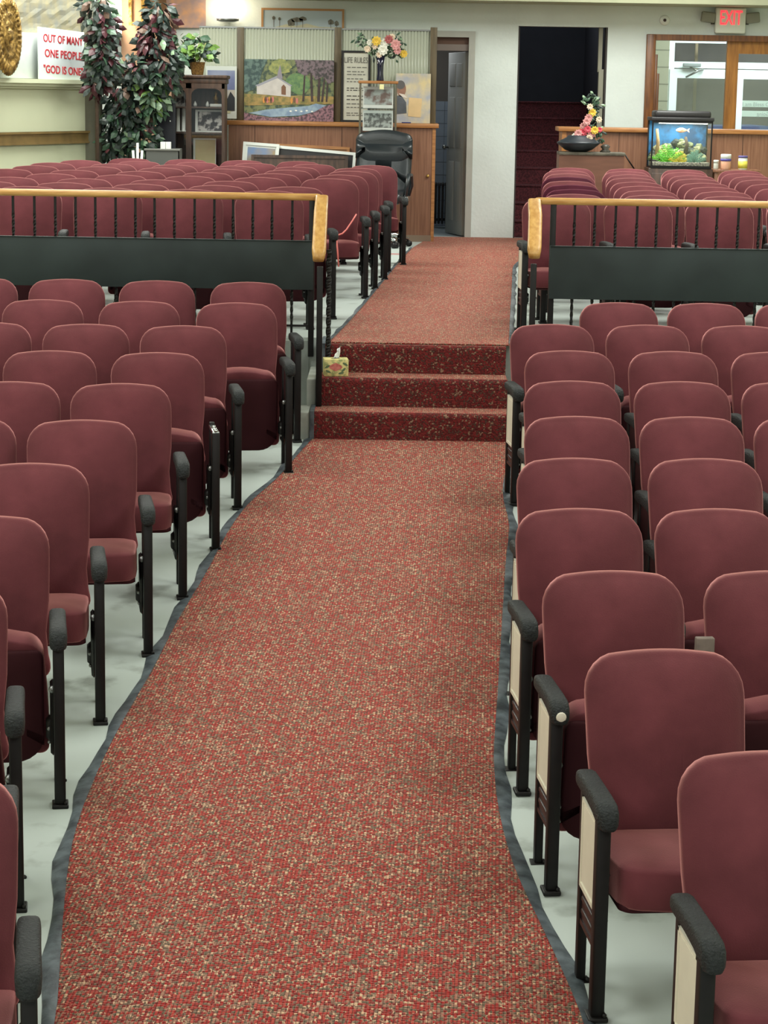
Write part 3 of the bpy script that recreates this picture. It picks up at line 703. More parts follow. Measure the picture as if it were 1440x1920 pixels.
def chapel(P, W_, H_, y):
    g1 = flat('foliage paint', (70, 88, 70), rgb2=(120, 128, 84), scale=26); tr = flat('trunk paint', (70, 58, 56), var=.3, scale=20)
    poly(P, 'painted_meadow', [(0, .25), (0, .44), (.5, .42), (1, .42), (1, .30), (.6, .28)], y, flat('meadow paint', (168, 140, 84), rgb2=(112, 110, 66), scale=22), W_, H_)
    poly(P, 'painted_bush', ell(.60, .62, .14, .17, 18, .12, 3), y, flat('light foliage paint', (118, 146, 92), rgb2=(84, 116, 82), scale=30), W_, H_, 1)
    poly(P, 'painted_chapel_wall', [(.14, .44), (.14, .58), (.36, .72), (.52, .58), (.52, .40)], y, flat('chapel paint', (196, 190, 184), var=.1, scale=14), W_, H_, 2)
    poly(P, 'painted_roof', [(.12, .575), (.36, .735), (.54, .58), (.51, .575), (.37, .70), (.16, .565)], y, flat('roof paint', (150, 150, 158)), W_, H_, 3)
    poly(P, 'painted_steeple', [(.365, .70), (.375, .80), (.40, .92), (.415, .80), (.43, .69)], y, flat('steeple paint', (140, 134, 142)), W_, H_, 4)
    poly(P, 'painted_door', [(.415, .44), (.415, .56), (.44, .60), (.465, .56), (.465, .43)], y, flat('door paint', (120, 86, 66)), W_, H_, 4)
    for i, (x, w_, l) in enumerate([(.66, .012, .02), (.76, .014, -.02), (.83, .016, .01), (.87, .012, .04), (.92, .01, .02)]):
        poly(P, 'painted_trunk', [(x-w_, .33), (x-w_*.6+l, .95), (x+w_*.6+l, .95), (x+w_, .33)], y, tr, W_, H_, 2)
    for i in range(9):
        poly(P, 'painted_people', ell(.22+.02*i if i < 6 else .50+.03*(i-5), .34+.015*(i % 2), .014, .05, 8), y, flat(['orange paint', 'brown paint', 'rose paint'][i % 3], [(206, 140, 70), (110, 84, 66), (196, 120, 110)][i % 3]), W_, H_, 3)
    poly(P, 'painted_pond', [(.05, .13), (.25, .19), (.5, .23), (.72, .26), (.80, .30), (.92, .27), (.80, .17), (.62, .10), (.3, .07)], y, flat('pond paint', (150, 172, 186), rgb2=(118, 140, 166), scale=16), W_, H_, 3)
    poly(P, 'painted_canopy', [(.56, 1), (.60, .80), (.68, .74), (.74, .80), (.80, .68), (.88, .74), (.94, .62), (1, .66), (1, 1)], y, flat('mauve canopy paint', (122, 106, 112), rgb2=(70, 66, 66), scale=34, thr=(.42, .56)), W_, H_, 3)
    poly(P, 'painted_far_trees', [(0, .46), (0, 1), (.26, 1), (.2, .8), (.16, .6), (.1, .5)], y, flat('blue green paint', (96, 116, 108), rgb2=(58, 76, 74), scale=24, thr=(.42, .56)), W_, H_, 1)
    poly(P, 'painted_sunlit_tree', ell(.40, .88, .12, .12, 18, .2, 6), y, flat('sunlit paint', (160, 160, 96), rgb2=(110, 122, 80), scale=30), W_, H_, 1)
    poly(P, 'painted_flower_bank', [(0, 0), (0, .14), (.1, .10), (.3, .06), (.6, .08), (.78, .16), (.9, .26), (1, .30), (1, 0)], y, flat('plum flower paint', (150, 112, 122), rgb2=(84, 66, 74), scale=40, thr=(.42, .56)), W_, H_, 4)
    for i in range(5): poly(P, 'painted_swan', ell(.52+.06*i, .17+.012*(i % 2), .014, .012, 8), y, flat('swan paint', (232, 232, 226)), W_, H_, 5)
framed('painting', (458, 112, 626, 228), Yp-.05, 'painting of a white chapel beside a pond and trees on the left counter', 'painting', flat('garden paint', (122, 128, 88), rgb2=(64, 78, 66), scale=26, thr=(.40, .58)), extra=chapel)
def rules(P, W_, H_, y):
    m = flat('grey print', (108, 106, 100)); m2 = flat('dark print', (70, 66, 62))
    text_part('title_lettering', 'LIFE RULES', m, .085, P, Matrix.Translation((0, y-.001, H_*.83)) @ FRONT, sx=.62)
    r = random.Random(5)
    for i, v in enumerate([.76, .70, .66, .60, .56, .47, .44, .36, .31, .25, .20, .12, .09]):
        t = MB(); x = -W_*.62
        while x < W_*.55:
            l = r.uniform(.02, .05); t.box(x, x+l, y-.001, y, H_*v, H_*(v+.013)); x += l+.012
        t.build('text_line', m2 if i in (5, 6, 7, 8) else m, P)
framed('poster', (640, 95, 694, 229), Yp-.09, 'tall framed poster of printed rules leaning behind the glass display case', 'poster', flat('poster paper', (196, 194, 180), var=.08, scale=3), fm=flat('black frame', (28, 26, 26)), fw=.022, extra=rules)
def sage(P, W_, H_, y):
    poly(P, 'printed_head', ell(.16, .68, .13, .15, 18), y, flat('brown skin print', (150, 110, 92), var=.2, scale=20), W_, H_, 1)
    poly(P, 'printed_hair', ell(.13, .77, .13, .09, 14), y, flat('grey hair print', (96, 92, 92)), W_, H_, 2)
    poly(P, 'printed_coat', [(0, .18), (0, .55), (.16, .56), (.30, .42), (.32, .2)], y, flat('dark coat print', (88, 92, 100), var=.2, scale=14), W_, H_, 1)
    poly(P, 'printed_collar', [(.08, .60), (.2, .52), (.34, .50), (.24, .58)], y, flat('collar print', (220, 210, 200)), W_, H_, 2)
    poly(P, 'printed_scroll', [(.36, .14), (.38, .52), (.76, .5), (.72, .12)], y, flat('scroll print', (224, 194, 146), var=.08, scale=8), W_, H_, 1)
framed('poster', (742, 138, 807, 231), Yp-.07, 'pale yellow and blue portrait poster at the right end of the left counter', 'poster', flat('yellow blue print', (222, 204, 158), rgb2=(158, 166, 186), scale=6), extra=sage)
def skyline(P, W_, H_, y):
    poly(P, 'printed_sea', [(.12, .0+.1), (.12, .35), (.8, .35), (.8, .1)], y, flat('sky print yellow', (190, 184, 150), var=.1, scale=5), W_, H_, 1)
    poly(P, 'printed_sky', [(.06, .5), (.06, .92), (.94, .92), (.94, .5)], y, flat('sky print blue', (78, 86, 130), rgb2=(140, 146, 168), scale=3), W_, H_, 1)
    poly(P, 'printed_dusk', [(.06, .32), (.06, .55), (.94, .55), (.94, .32)], y, flat('dusk print', (190, 180, 160), rgb2=(130, 132, 150), scale=4), W_, H_, 2)
    poly(P, 'printed_palms', [(.5, .15), (.52, .35), (.62, .44), (.7, .38), (.8, .52), (.94, .40), (.94, .15)], y, flat('dark tree print', (44, 46, 50)), W_, H_, 3)
framed('poster', (386, 124, 444, 222), Yp-.06, 'blue sunset landscape poster behind the dark curio cabinet', 'poster', flat('white border print', (200, 204, 196)), extra=skyline)
def beach(P, W_, H_, y):
    V = lambda v: .60+.40*v
    poly(P, 'painted_dune', [(.1, V(0)), (.3, V(.22)), (.42, V(.15)), (.55, V(.27)), (.7, V(.12)), (.92, V(.10)), (.92, V(0))], y, flat('dune paint', (196, 190, 160), var=.1, scale=8), W_, H_, 1)
    for u, v, rx_, ry_ in ((.36, .30, .05, .07), (.43, .44, .08, .045), (.50, .50, .05, .04), (.15, .52, .022, .035), (.22, .48, .018, .03), (.84, .36, .04, .05), (.91, .30, .03, .05)):
        poly(P, 'painted_tree', ell(u, V(v), rx_, ry_, 12, .25, 4), y, flat('olive tree paint', (112, 108, 96), var=.3, scale=30), W_, H_, 2)
        poly(P, 'painted_stem', [(u-.003, V(.05)), (u-.003, V(v)), (u+.003, V(v)), (u+.003, V(.05))], y, flat('stem paint', (120, 112, 102)), W_, H_, 2)
framed('painting', (490, 16, 645, 112), YW-.02, 'wide pale landscape in thin gold frame on the back wall above the corrugated screen', 'painting', flat('pale sky paint', (176, 188, 194), var=.05, scale=2), fm=flat('thin gold frame', (176, 130, 84)), fw=.022, extra=beach)
framed('painting', (312, -60, 386, 52), YW-.05, 'muted purple and tan painting on the back wall above the wicker basket plant', 'painting', flat('mauve paint', (150, 132, 136), rgb2=(196, 150, 118), scale=9))
framed('picture_frame', (242, -60, 272, 48), YW-.12, 'narrow gilt picture frame leaning at the left end of the back wall', 'picture frame', flat('terracotta print', (188, 140, 110)), fm=M_GOLD, fw=.035, th=.06)
struct('trim_7', MB().box(at(228, 60, YW).x, at(330, 60, YW).x, YW-.03, YW, ZP, zt), mat('tan panel wall', (186, 150, 122), .7, rgb2=(160, 124, 98), scale=4))

# ---- wall sconces
M_LAMP = mat('lit lamp glass', (255, 240, 214), .5, emit=9)
def sconce(px, Y, lab):
    a, b, c, d = rect(*px, Y); S = empty('wall_sconce', ((a+b)/2, Y, c), lab, 'wall lamp')
    W_, H_ = (b-a)/2, d-c
    MB().lathe([(W_*.9, .03), (W_, .04), (W_, H_), (W_*.9, H_)], (0, -W_-.03, 0), 20).build('shade', M_LAMP, S)
    MB().lathe([(W_*.6, 0), (W_*1.04, .012), (W_*1.04, .035), (W_*.5, .04)], (0, -W_-.03, 0), 20).build('holder', M_STEEL, S)
    MB().rbox(-.04, .04, -.05, 0, .02, .16, .01).build('backplate', M_STEEL, S)
    l = bpy.data.lights.new('sconce_light', 'POINT'); l.energy = 22; l.color = (1, .88, .70); l.shadow_soft_size = .08
    lo = bpy.data.objects.new('sconce_light', l); COL.objects.link(lo); lo.parent = S; lo.location = (0, -W_-.22, H_*.5)
    return S
sconce((409, -60, 449, 42), YW-.04, 'bright cylindrical wall lamp above the blue sunset poster')
sconce((206, -10, 230, 70), YW-.04, 'bright wall lamp between the two artificial trees')

# ---- dark curio cabinet
Yk = 22.15
a, b, c, d = rect(318, 143, 424, 330, Yk); b = at(421, 250, Yk).x; a = at(322, 250, Yk).x; d = at(370, 147, Yk).z
CC = empty('curio_cabinet', ((a+b)/2, Yk, ZP), 'dark wooden curio cabinet with glass doors left of the counter', 'cabinet')
W_ = (b-a)/2; H_ = d-ZP; dp = .36
m = MB(); m.box(-W_, -W_+.025, 0, dp, 0, H_).box(W_-.025, W_, 0, dp, 0, H_).box(-W_, W_, dp-.012, dp, 0, H_).box(-W_, W_, 0, dp, 0, .10).box(-W_, W_, 0, dp, H_-.025, H_); m.build('carcass', M_DKW, CC)
MB().rbox(-W_-.03, W_+.03, -.035, dp, H_, H_+.035, .008).rbox(-W_-.015, W_+.015, -.02, dp, H_-.05, H_, .006).build('cornice', M_DKW, CC)
zsh = [at(390, 201, Yk).z-ZP, at(390, 249, Yk).z-ZP]
for z in zsh: MB().box(-W_+.025, W_-.025, .02, dp-.012, z-.012, z+.004).build('shelf', M_DKW, CC)
xm = at(354, 250, Yk).x-(a+b)/2
for (p, q) in ((-W_, xm), (xm, W_)):
    dr = MB(); dr.box(p, p+.028, -.018, 0, .10, H_-.05).box(q-.028, q, -.018, 0, .10, H_-.05).box(p, q, -.018, 0, H_-.10, H_-.05).box(p, q, -.018, 0, .10, .14)
    # arched corners of the glazed doors
    for sx, xx in ((1, p+.028), (-1, q-.028)):
        dr.prism([(xx, H_-.10), (xx+sx*.07, H_-.10), (xx+sx*.03, H_-.115), (xx+sx*.01, H_-.135), (xx, H_-.17)], 'y', -.016, 0)
    D_ = dr.build('door', M_DKW, CC)
    MB().box(p+.028, q-.028, -.010, -.008, .14, H_-.10).build('pane', M_GLASS, D_)
def put(px, Y): return at(px[0], px[1], Y)
cx = (a+b)/2
def photo(px, Y, lab, m1, m2, base, tilt=-.08, group=None):
    x0, x1, _, zt_ = rect(*px, Y); P = empty('framed_photo', ((x0+x1)/2, Y, base), lab, 'framed photo'); P.rotation_euler = (tilt, 0, 0)
    H = max(.05, zt_-base); W = (x1-x0)/2; e = min(W, H)*.13
    f = MB(); f.box(-W, W, 0, .012, 0, H); f.build('mount', m1, P)
    MB().box(-W+e*1.4, W-e*.5, -.004, 0, e*.8, H-e).build('print', m2, P)
zS = [ZP+z+.004 for z in zsh]
mph = flat('group photo print', (60, 56, 60), rgb2=(206, 202, 198), scale=14, thr=(.42, .52))
photo((366, 206, 418, 247), Yk+.12, 'framed group photograph on the middle shelf of the curio cabinet', M_WHITE, mph, zS[1])
photo((361, 259, 404, 294), Yk+.12, 'cream certificate in white frame on the bottom of the curio cabinet', M_WHITE, flat('cream print', (206, 192, 150)), ZP+.10)
photo((329, 168, 346, 201), Yk+.12, 'small dark photograph behind the left cabinet door on the top shelf', M_WHITE, mph, zS[0])
def trophy(px, py0, base, lab, s=1):
    p = at(px, py0, Yk+.15); h = p.z-base
    T = empty('trophy', (p.x, Yk+.15, base), lab, 'trophy')
    MB().rbox(-.06*s, .06*s, -.03, .03, 0, .03, .004).build('plinth', M_WHITE, T)
    MB().lathe([(.03, .03), (.012, .05), (.024, h*.35), (.034, h*.55), (.012, h*.72), (.022, h*.82), (.018, h*.92), (.006, h)], n=12).build('figure', M_GOLD, T)
trophy(405, 170, zS[0], 'gold trophy figure on the top shelf of the curio cabinet')
for q, lb in ((366, 'tiny pale ornament at the left of the trophy shelf'), (389, 'tiny pale ornament beside the gold trophy')):
    p = at(q, 196, Yk+.12); MB().lathe([(.014, 0), (.02, .015), (.012, .04), (.004, .055)], n=10).xf(Matrix.Translation((p.x, Yk+.12, zS[0]))).build('ornament', M_WHITE, label=lb, cat='ornament')
for q, lb in ((334, 'left white candle behind the left door of the curio cabinet'), (344, 'right white candle behind the left door of the curio cabinet')):
    p = at(q, 204, Yk+.12); MB().lathe([(.03, 0), (.03, .01), (.02, .015), (.02, p.z-zS[1]), (.003, p.z-zS[1]+.02)], n=10).xf(Matrix.Translation((p.x, Yk+.12, zS[1]))).build('candle', M_WHITE, label=lb, cat='candle')
p = at(414, 250, Yk+.1); MB().lathe([(.022, 0), (.03, .02), (.03, .20), (.012, .24), (.012, .28)], n=12).xf(Matrix.Translation((p.x, Yk+.12, ZP+.10))).build('bottle', mat('dark green glass', (30, 44, 40), .15), label='dark green bottle beside the cream certificate in the curio cabinet', cat='bottle')

# ---- foliage
def leaf(mb, p, d, n, L_, W_, mi):
    s = d.cross(n).normalized(); n2 = s.cross(d).normalized()
    v = [p, p+d*L_*.3+s*W_*.8-n2*L_*.04, p+d*L_*.65+s*W_-n2*L_*.08, p+d*L_-n2*L_*.22, p+d*L_*.65-s*W_-n2*L_*.08, p+d*L_*.3-s*W_*.8-n2*L_*.04, p+d*L_*.5+n2*L_*.03]
    mb.add(v, [(0, 1, 6), (1, 2, 6), (2, 3, 6), (3, 4, 6), (4, 5, 6), (5, 0, 6)], mi, False)
GL = [mat('dark green leaf', (34, 48, 42), .5, var=.3, scale=30), mat('green leaf', (58, 86, 64), .4, var=.2, scale=30), mat('burgundy leaf', (74, 30, 38), .45, var=.3, scale=30), mat('pale green leaf', (128, 152, 122), .4), mat('bright leaf', (108, 142, 66), .4, var=.2, scale=20), mat('dried brown leaf', (92, 70, 56), .6)]
M_STEM = mat('brown bark', (74, 58, 46), .8, var=.2, scale=20)
def tree(blobs, base, lab, seed, size=.10, dens=.78, cat='artificial tree'):
    r = random.Random(seed); T = empty('artificial_tree', base, lab, cat)
    b0 = Vector(base); mb = MB(); st = MB()
    top = max(c[0].z for c in blobs)
    trunk = [Vector((0, 0, 0))]
    for c in sorted(blobs, key=lambda c: c[0].z): trunk.append(Vector(((c[0].x-b0.x)*.7, (c[0].y-b0.y)*.7, c[0].z-b0.z)))
    st.tube(trunk, [.025]+[.018]*(len(trunk)-2)+[.008], 7)
    for (c, rx, rz, n, w_) in blobs:
        c = c-b0
        for i in range(int(n*dens)):
            while True:
                q = Vector((r.uniform(-1, 1), r.uniform(-1, 1), r.uniform(-1, 1)))
                if .25 < q.length < 1: break
            p = c+Vector((q.x*rx, q.y*min(rx, .28), q.z*rz))
            d = (Vector((q.x, q.y*.8, q.z*.4-.55))+Vector((r.uniform(-.6, .6), r.uniform(-.6, .6), r.uniform(-.5, .5)))).normalized()
            nn = Vector((r.uniform(-1, 1), r.uniform(-1.6, .2), r.uniform(0, 1))).normalized()
            x = r.random(); mi = 0; acc = 0
            for k, ww in enumerate(w_):
                acc += ww
                if x < acc: mi = k; break
            leaf(mb, p, d, nn, size*r.uniform(.7, 1.25), size*.26*r.uniform(.8, 1.2), mi)
            if i % 14 == 0: st.tube([c*.6+p*.4-Vector((0, 0, .02)), p], .004, 4)
    MB().lathe([(.10, 0), (.13, .04), (.15, .24), (.135, .25), (.13, .22)], n=16).build('pot', mat('dark pot', (50, 46, 44), .5), T)
    st.build('stems', M_STEM, T); mb.build('foliage', GL, T)
    return T
dk = (.62, .20, .12, .03, 0, .03); bg = (.35, .06, .52, .03, 0, .04); gr = (.30, .42, .05, .20, .03, 0)
Yt = 21.9
P_ = lambda x, y, Y=Yt: at(x, y, Y)
tree([(P_(180, 15, 20.9), .15, .16, 110, (.62, .14, .12, .04, 0, .08)), (P_(194, 60, 20.9), .13, .17, 130, (.40, .08, .44, .02, 0, .06)), (P_(190, 100, 20.9), .12, .17, 150, (.5, .22, .22, .06, 0, 0)), (P_(186, 140, 20.9), .11, .13, 110, dk), (P_(182, 162, 20.9), .09, .07, 30, (.1, 0, .9, 0, 0, 0)), (P_(205, 120, 20.9), .10, .16, 50, dk)],
     (P_(182, 300, 20.9).x, 20.9, ZP), 'dark burgundy and green artificial tree in the left corner', 11, .115, 1)
tree([(P_(300, 25, 21.5), .13, .13, 80, (.6, .1, .2, .0, 0, .1)), (P_(288, 70, 21.5), .14, .16, 130, (.3, .04, .62, .02, 0, .02)), (P_(255, 130, 21.5), .20, .18, 150, (.66, .12, .10, .02, 0, .10)), (P_(306, 118, 21.5), .17, .2, 150, dk), (P_(235, 170, 21.5), .18, .18, 120, (.7, .1, .1, .02, 0, .08)), (P_(290, 150, 21.5), .19, .13, 150, gr), (P_(285, 188, 21.5), .14, .15, 110, (.2, .4, 0, .32, .08, 0)), (P_(225, 235, 21.5), .19, .2, 170, (.66, .26, .02, .06, 0, 0)), (P_(250, 215, 21.5), .16, .16, 110, dk), (P_(262, 262, 21.5), .18, .16, 120, (.5, .34, .02, .14, 0, 0)), (P_(215, 275, 21.5), .16, .14, 80, dk)],
     (P_(245, 300, 21.5).x, 21.5, ZP), 'bushy dark green artificial tree next to the curio cabinet', 12, .12, 1)
# plant in wicker basket on the cabinet
ztop = ZP+H_+.035
bx = at(370, 137, Yk+.15).x
BP = empty('potted_plant', (bx, Yk+.16, ztop), 'leafy plant in a wicker basket on top of the curio cabinet', 'potted plant')
M_WICK = mat('wicker', (170, 128, 66), .7, rgb2=(116, 82, 40), scale=60, bump=.8, bscale=90)
MB().lathe([(.055, 0), (.06, .01), (.078, .12), (.082, .13), (.07, .125), (.06, .10)], n=20).build('basket', M_WICK, BP)
lf = MB(); r = random.Random(9)
for i in range(90):
    a = r.uniform(0, 2*PI); e = r.uniform(.1, 1.3); p = Vector((math.cos(a)*.17*math.sin(e)*r.uniform(.4, 1), math.sin(a)*.14*math.sin(e), .14+.26*math.cos(e)*r.uniform(.3, 1)))
    d = Vector((math.cos(a), math.sin(a), r.uniform(-.7, .5))).normalized()
    leaf(lf, p, d, Vector((r.uniform(-.4, .4), -1, .6)).normalized(), r.uniform(.09, .15), r.uniform(.025, .04), r.choice([1, 3, 4, 4, 1, 0]))
lf.build('foliage', GL, BP)
st = MB()
for i in range(9): a = 2*PI*i/9; st.tube([(0, 0, .08), (math.cos(a)*.05, math.sin(a)*.05, .2), (math.cos(a)*.12, math.sin(a)*.1, .32)], .004, 5)
st.build('stems', mat('pale stem', (150, 150, 90), .6), BP)
p2 = at(338, 137, Yk+.15).x
BP2 = empty('potted_plant', (p2, Yk+.18, ztop), 'blue-green trailing plant at the left end of the cabinet top', 'potted plant')
MB().lathe([(.035, 0), (.045, .07), (.04, .07)], n=14).build('pot', M_WHITE, BP2)
lf = MB()
for i in range(80):
    a = r.uniform(0, 2*PI); p = Vector((math.cos(a)*.12*r.random(), math.sin(a)*.1*r.random(), .1+.3*r.random()))
    leaf(lf, p, Vector((math.cos(a), math.sin(a), r.uniform(-.8, .4))).normalized(), Vector((0, -1, .5)), r.uniform(.06, .1), .024, r.choice([1, 1, 3, 0]))
lf.build('foliage', GL, BP2)

# ---- dark tufted chair back, box and white vase in front of the cabinet
zt_ = at(308, 192, 21.7).z-ZP; xh = at(311, 250, 21.7).x
TC = empty('tufted_chair', (xh, 21.7, ZP), 'dark blue buttoned high back chair in front of the curio cabinet', 'chair')
wd = (at(329, 250, 21.7).x-at(292, 250, 21.7).x)/2
MB().rbox(-wd, wd, -.03, .04, zt_*.42, zt_, .03, 3).build('backrest', mat('navy upholstery', (30, 32, 44), .6, var=.2, scale=10), TC)
bt = MB()
for q, y in ((303, 207), (316, 207), (300, 227), (319, 227)):
    p = at(q, y, 21.7); bt.lathe([(.012, 0), (.010, .006), (.003, .009)], (p.x-xh, -.03, p.z-ZP), 10, 0, Matrix.Rotation(PI/2, 4, 'X'))
bt.build('buttons', M_CHR, TC, label='small shiny buttons')
MB().rbox(-.018, .018, -.015, .02, 0, zt_*.45, .004).build('post', M_BLK, TC)
MB().rbox(-.15, .15, -.15, .15, .0, .02, .005).build('foot_plate', M_BLK, TC)
MB().rbox(-wd, wd, -.18, -.03, zt_*.40, zt_*.46, .02).build('seat', mat('navy upholstery', (30, 32, 44)), TC)
a, b, c, d = rect(272, 279, 336, 297, 21.2)
BX = empty('storage_box', ((a+b)/2, 21.35, ZP), 'open grey plastic box at the foot of the curio cabinet', 'box')
m = MB(); w_ = (b-a)/2; h_ = d-ZP; m.box(-w_, w_, -.15, -.14, 0, h_).box(-w_, w_, .14, .15, 0, h_).box(-w_, -w_+.01, -.15, .15, 0, h_).box(w_-.01, w_, -.15, .15, 0, h_).box(-w_, w_, -.15, .15, 0, .01); m.build('box_walls', mat('grey plastic', (96, 98, 94), .6), BX)
MB().rbox(-w_-.01, w_+.01, -.16, -.14, h_-.02, h_, .004).build('rim', mat('grey plastic rim', (120, 120, 114), .5), BX)
for i, (q, lb) in enumerate(((306, 'left white carton standing in the grey plastic box'), (316, 'right white carton standing in the grey plastic box'))):
    p = at(q, 266, 21.35); MB().rbox(-.025, .025, -.03, .03, .012, p.z-ZP, .003).xf(Matrix.Translation((p.x, 21.35, ZP))).build('carton', M_WHITE, label=lb, cat='carton')
pv = at(258, 298, 21.1); zv = at(258, 268, 21.1).z-ZP
FG = MB(); FG.lathe([(.045, 0), (.05, .02), (.035, zv*.35), (.03, zv*.7), (.02, zv*.72)], n=14)
for dx, t in ((-.045, .93), (0, 1.0), (.045, .93)): FG.tube([(dx*.3, 0, zv*.6), (dx*.8, 0, zv*.8), (dx, 0, zv*t)], [.018, .015, .012], 8)
FG.tube([(-.03, 0, zv*.40), (-.06, 0, zv*.5), (-.055, 0, zv*.6)], [.015, .012, .010], 8)
FG.xf(Matrix.Translation((pv.x, 21.1, ZP))).build('figurine', M_WHITE, label='white ceramic figurine with three prongs below the dark green tree', cat='figurine')

# ---- display case with vase on the counter
a, b, c, d = rect(674, 153, 745, 234, YC+.12)
a = at(674, 200, YC).x; b = at(744, 200, YC).x; zb_ = at(710, 250, YC-.2).z; zd = at(710, 157, YC).z
DC = empty('display_case', ((a+b)/2, YC-.16, ZP), 'tall glass display case with wooden top standing before the left counter', 'display case')
w_ = (b-a)/2; h_ = zd-ZP; dp = .28/2
M_BRZ = mat('bronze metal edge', (110, 104, 88), .35, .6)
MB().rbox(-w_-.01, w_+.01, -dp-.01, dp+.01, h_, h_+.028, .004).build('top', M_TRIM, DC)
m = MB()
for x in (-w_, w_-.018):
    for y in (-dp, dp-.018): m.box(x, x+.018, y, y+.018, .0, h_)
m.build('frame', M_BRZ, DC)
MB().box(-w_, w_, -dp, dp, .60, .62).box(-w_, w_, -dp, dp, 0, .60).build('base', M_DKW, DC)
zs_ = at(710, 203, YC).z-ZP
MB().box(-w_+.01, w_-.01, -dp+.01, dp-.01, zs_-.008, zs_).build('shelf', M_GLASSD, DC)
m = MB(); m.box(-w_+.018, w_-.018, -dp+.004, -dp+.007, .62, h_); m.box(-w_+.004, -w_+.007, -dp+.018, dp-.018, .62, h_).box(w_-.007, w_-.004, -dp+.018, dp-.018, .62, h_); m.build('pane', M_GLASS, DC)
mcol = [flat('scenic photo print', (120, 96, 86), rgb2=(186, 196, 192), scale=9, thr=(.42, .55)), flat('crowd photo print', (96, 96, 92), rgb2=(180, 186, 180), scale=22, thr=(.42, .55))]
for i, (za, zb2) in enumerate(((zs_+.002, h_-.03), (at(710, 245, YC).z-ZP, zs_-.02))):
    P = empty('photo_print', (DC.location.x, DC.location.y-.03, ZP+za), ['landscape photograph on the glass shelf of the display case', 'crowd photograph in the lower part of the display case'][i], 'photograph')
    P.rotation_euler = (-.06, 0, 0)
    MB().box(-w_*.80, w_*.80, 0, .008, 0, zb2-za).build('mount', M_WHITE, P); MB().box(-w_*.74, w_*.74, -.002, 0, .035, zb2-za-.03).build('print', mcol[i], P)
pt = at(716, 162, YC); MB().box(-.022, .022, -.002, 0, 0, .05).xf(Matrix.Translation((pt.x, DC.location.y-dp-.002, pt.z-.03))).build('price_tag', mat('yellow card', (232, 226, 170), .7), label='small yellow card stuck on the glass display case', cat='card')
zvb = ZP+h_+.028
VS = empty('flower_vase', (at(713, 150, YC).x, YC-.16, zvb), 'dark blue glass vase of mixed flowers on top of the display case', 'vase of flowers')
hv = at(713, 105, YC).z-zvb
MB().lathe([(.036, 0), (.038, .01), (.030, hv*.3), (.032, hv*.6), (.048, hv), (.042, hv), (.028, hv*.6)], n=20).build('vase', mat('dark blue glass', (20, 20, 46), .12, spec=.8), VS)
def petals(mb, c, r_, mi, n=9, r=random):
    for k in range(n):
        a = 2*PI*k/n; d = Vector((math.cos(a), -.5, math.sin(a))).normalized()
        leaf(mb, c, d, Vector((0, -1, 0)), r_, r_*.32, mi)
    for k in range(n-2):
        a = 2*PI*k/(n-2)+.3; d = Vector((math.cos(a), -1.3, math.sin(a))).normalized(); leaf(mb, c, d, Vector((0, -1, 0.01)), r_*.7, r_*.25, mi)
FLM = [mat('yellow petal', (226, 188, 70), .6), mat('white petal', (230, 228, 214), .6), mat('pink petal', (212, 150, 148), .6), mat('rose petal', (168, 88, 88), .6), mat('cream petal', (226, 204, 178), .6), mat('hot pink petal', (222, 84, 100), .6)]
def bouquet(parent, flowers, base, leaves, seed, lr=.07, Y=0):
    r = random.Random(seed); groups = {}
    st = MB(); lv = MB()
    for i, (x, z, rad, mi) in enumerate(flowers):
        c = Vector((x, -.05+r.uniform(-.03, .03), z)); f = MB(); petals(f, c, rad, 0)
        f.lathe([(rad*.2, 0), (rad*.16, rad*.2), (0.002, rad*.25)], tuple(c), 8, 0, Matrix.Rotation(PI/2, 4, 'X'))
        f.build('flower', FLM[mi], parent); st.tube([base, (base+c)/2+Vector((0, 0, .02)), c+Vector((0, .01, 0))], .003, 5)
    for (x, z, n) in leaves:
        for k in range(n):
            a = r.uniform(0, 2*PI); p = Vector((x+r.uniform(-.05, .05), r.uniform(-.02, .05), z+r.uniform(-.05, .05)))
            leaf(lv, p, Vector((math.cos(a), r.uniform(-.5, .3), math.sin(a))).normalized(), Vector((0, -1, .2)), lr*r.uniform(.6, 1.2), lr*.2, r.choice([0, 1, 1, 3]))
    st.build('stems', mat('green stem', (70, 90, 56), .6), parent); lv.build('leaves', GL, parent)
s_ = VS.location; k_ = lambda x, y: (at(x, y, YC-.16).x-s_.x, at(x, y, YC-.16).z-s_.z)
fl = [(*k_(706, 77), .055, 0), (*k_(718, 94), .06, 1), (*k_(722, 80), .05, 1), (*k_(729, 74), .05, 3), (*k_(742, 84), .06, 2), (*k_(745, 95), .045, 2), (*k_(757, 101), .045, 0), (*k_(703, 86), .04, 4), (*k_(689, 92), .04, 4), (*k_(711, 103), .035, 4), (*k_(693, 80), .035, 1), (*k_(735, 70), .04, 4)]
bouquet(VS, fl, Vector((0, 0, hv*.9)), [(*k_(680, 78), 16), (*k_(690, 86), 14), (*k_(733, 92), 20), (*k_(740, 106), 18), (*k_(752, 86), 12), (*k_(700, 98), 14), (*k_(675, 70), 8), (*k_(750, 76), 6)], 4, .06)
p = at(762, 229, YC+.1); MB().rbox(-.05, .05, -.012, .012, 0, .012, .005).xf(Matrix.Translation((p.x, YC+.15, zct))).build('pen', mat('blue plastic', (60, 70, 130), .4), label='small blue item at the foot of the yellow portrait poster', cat='pen')

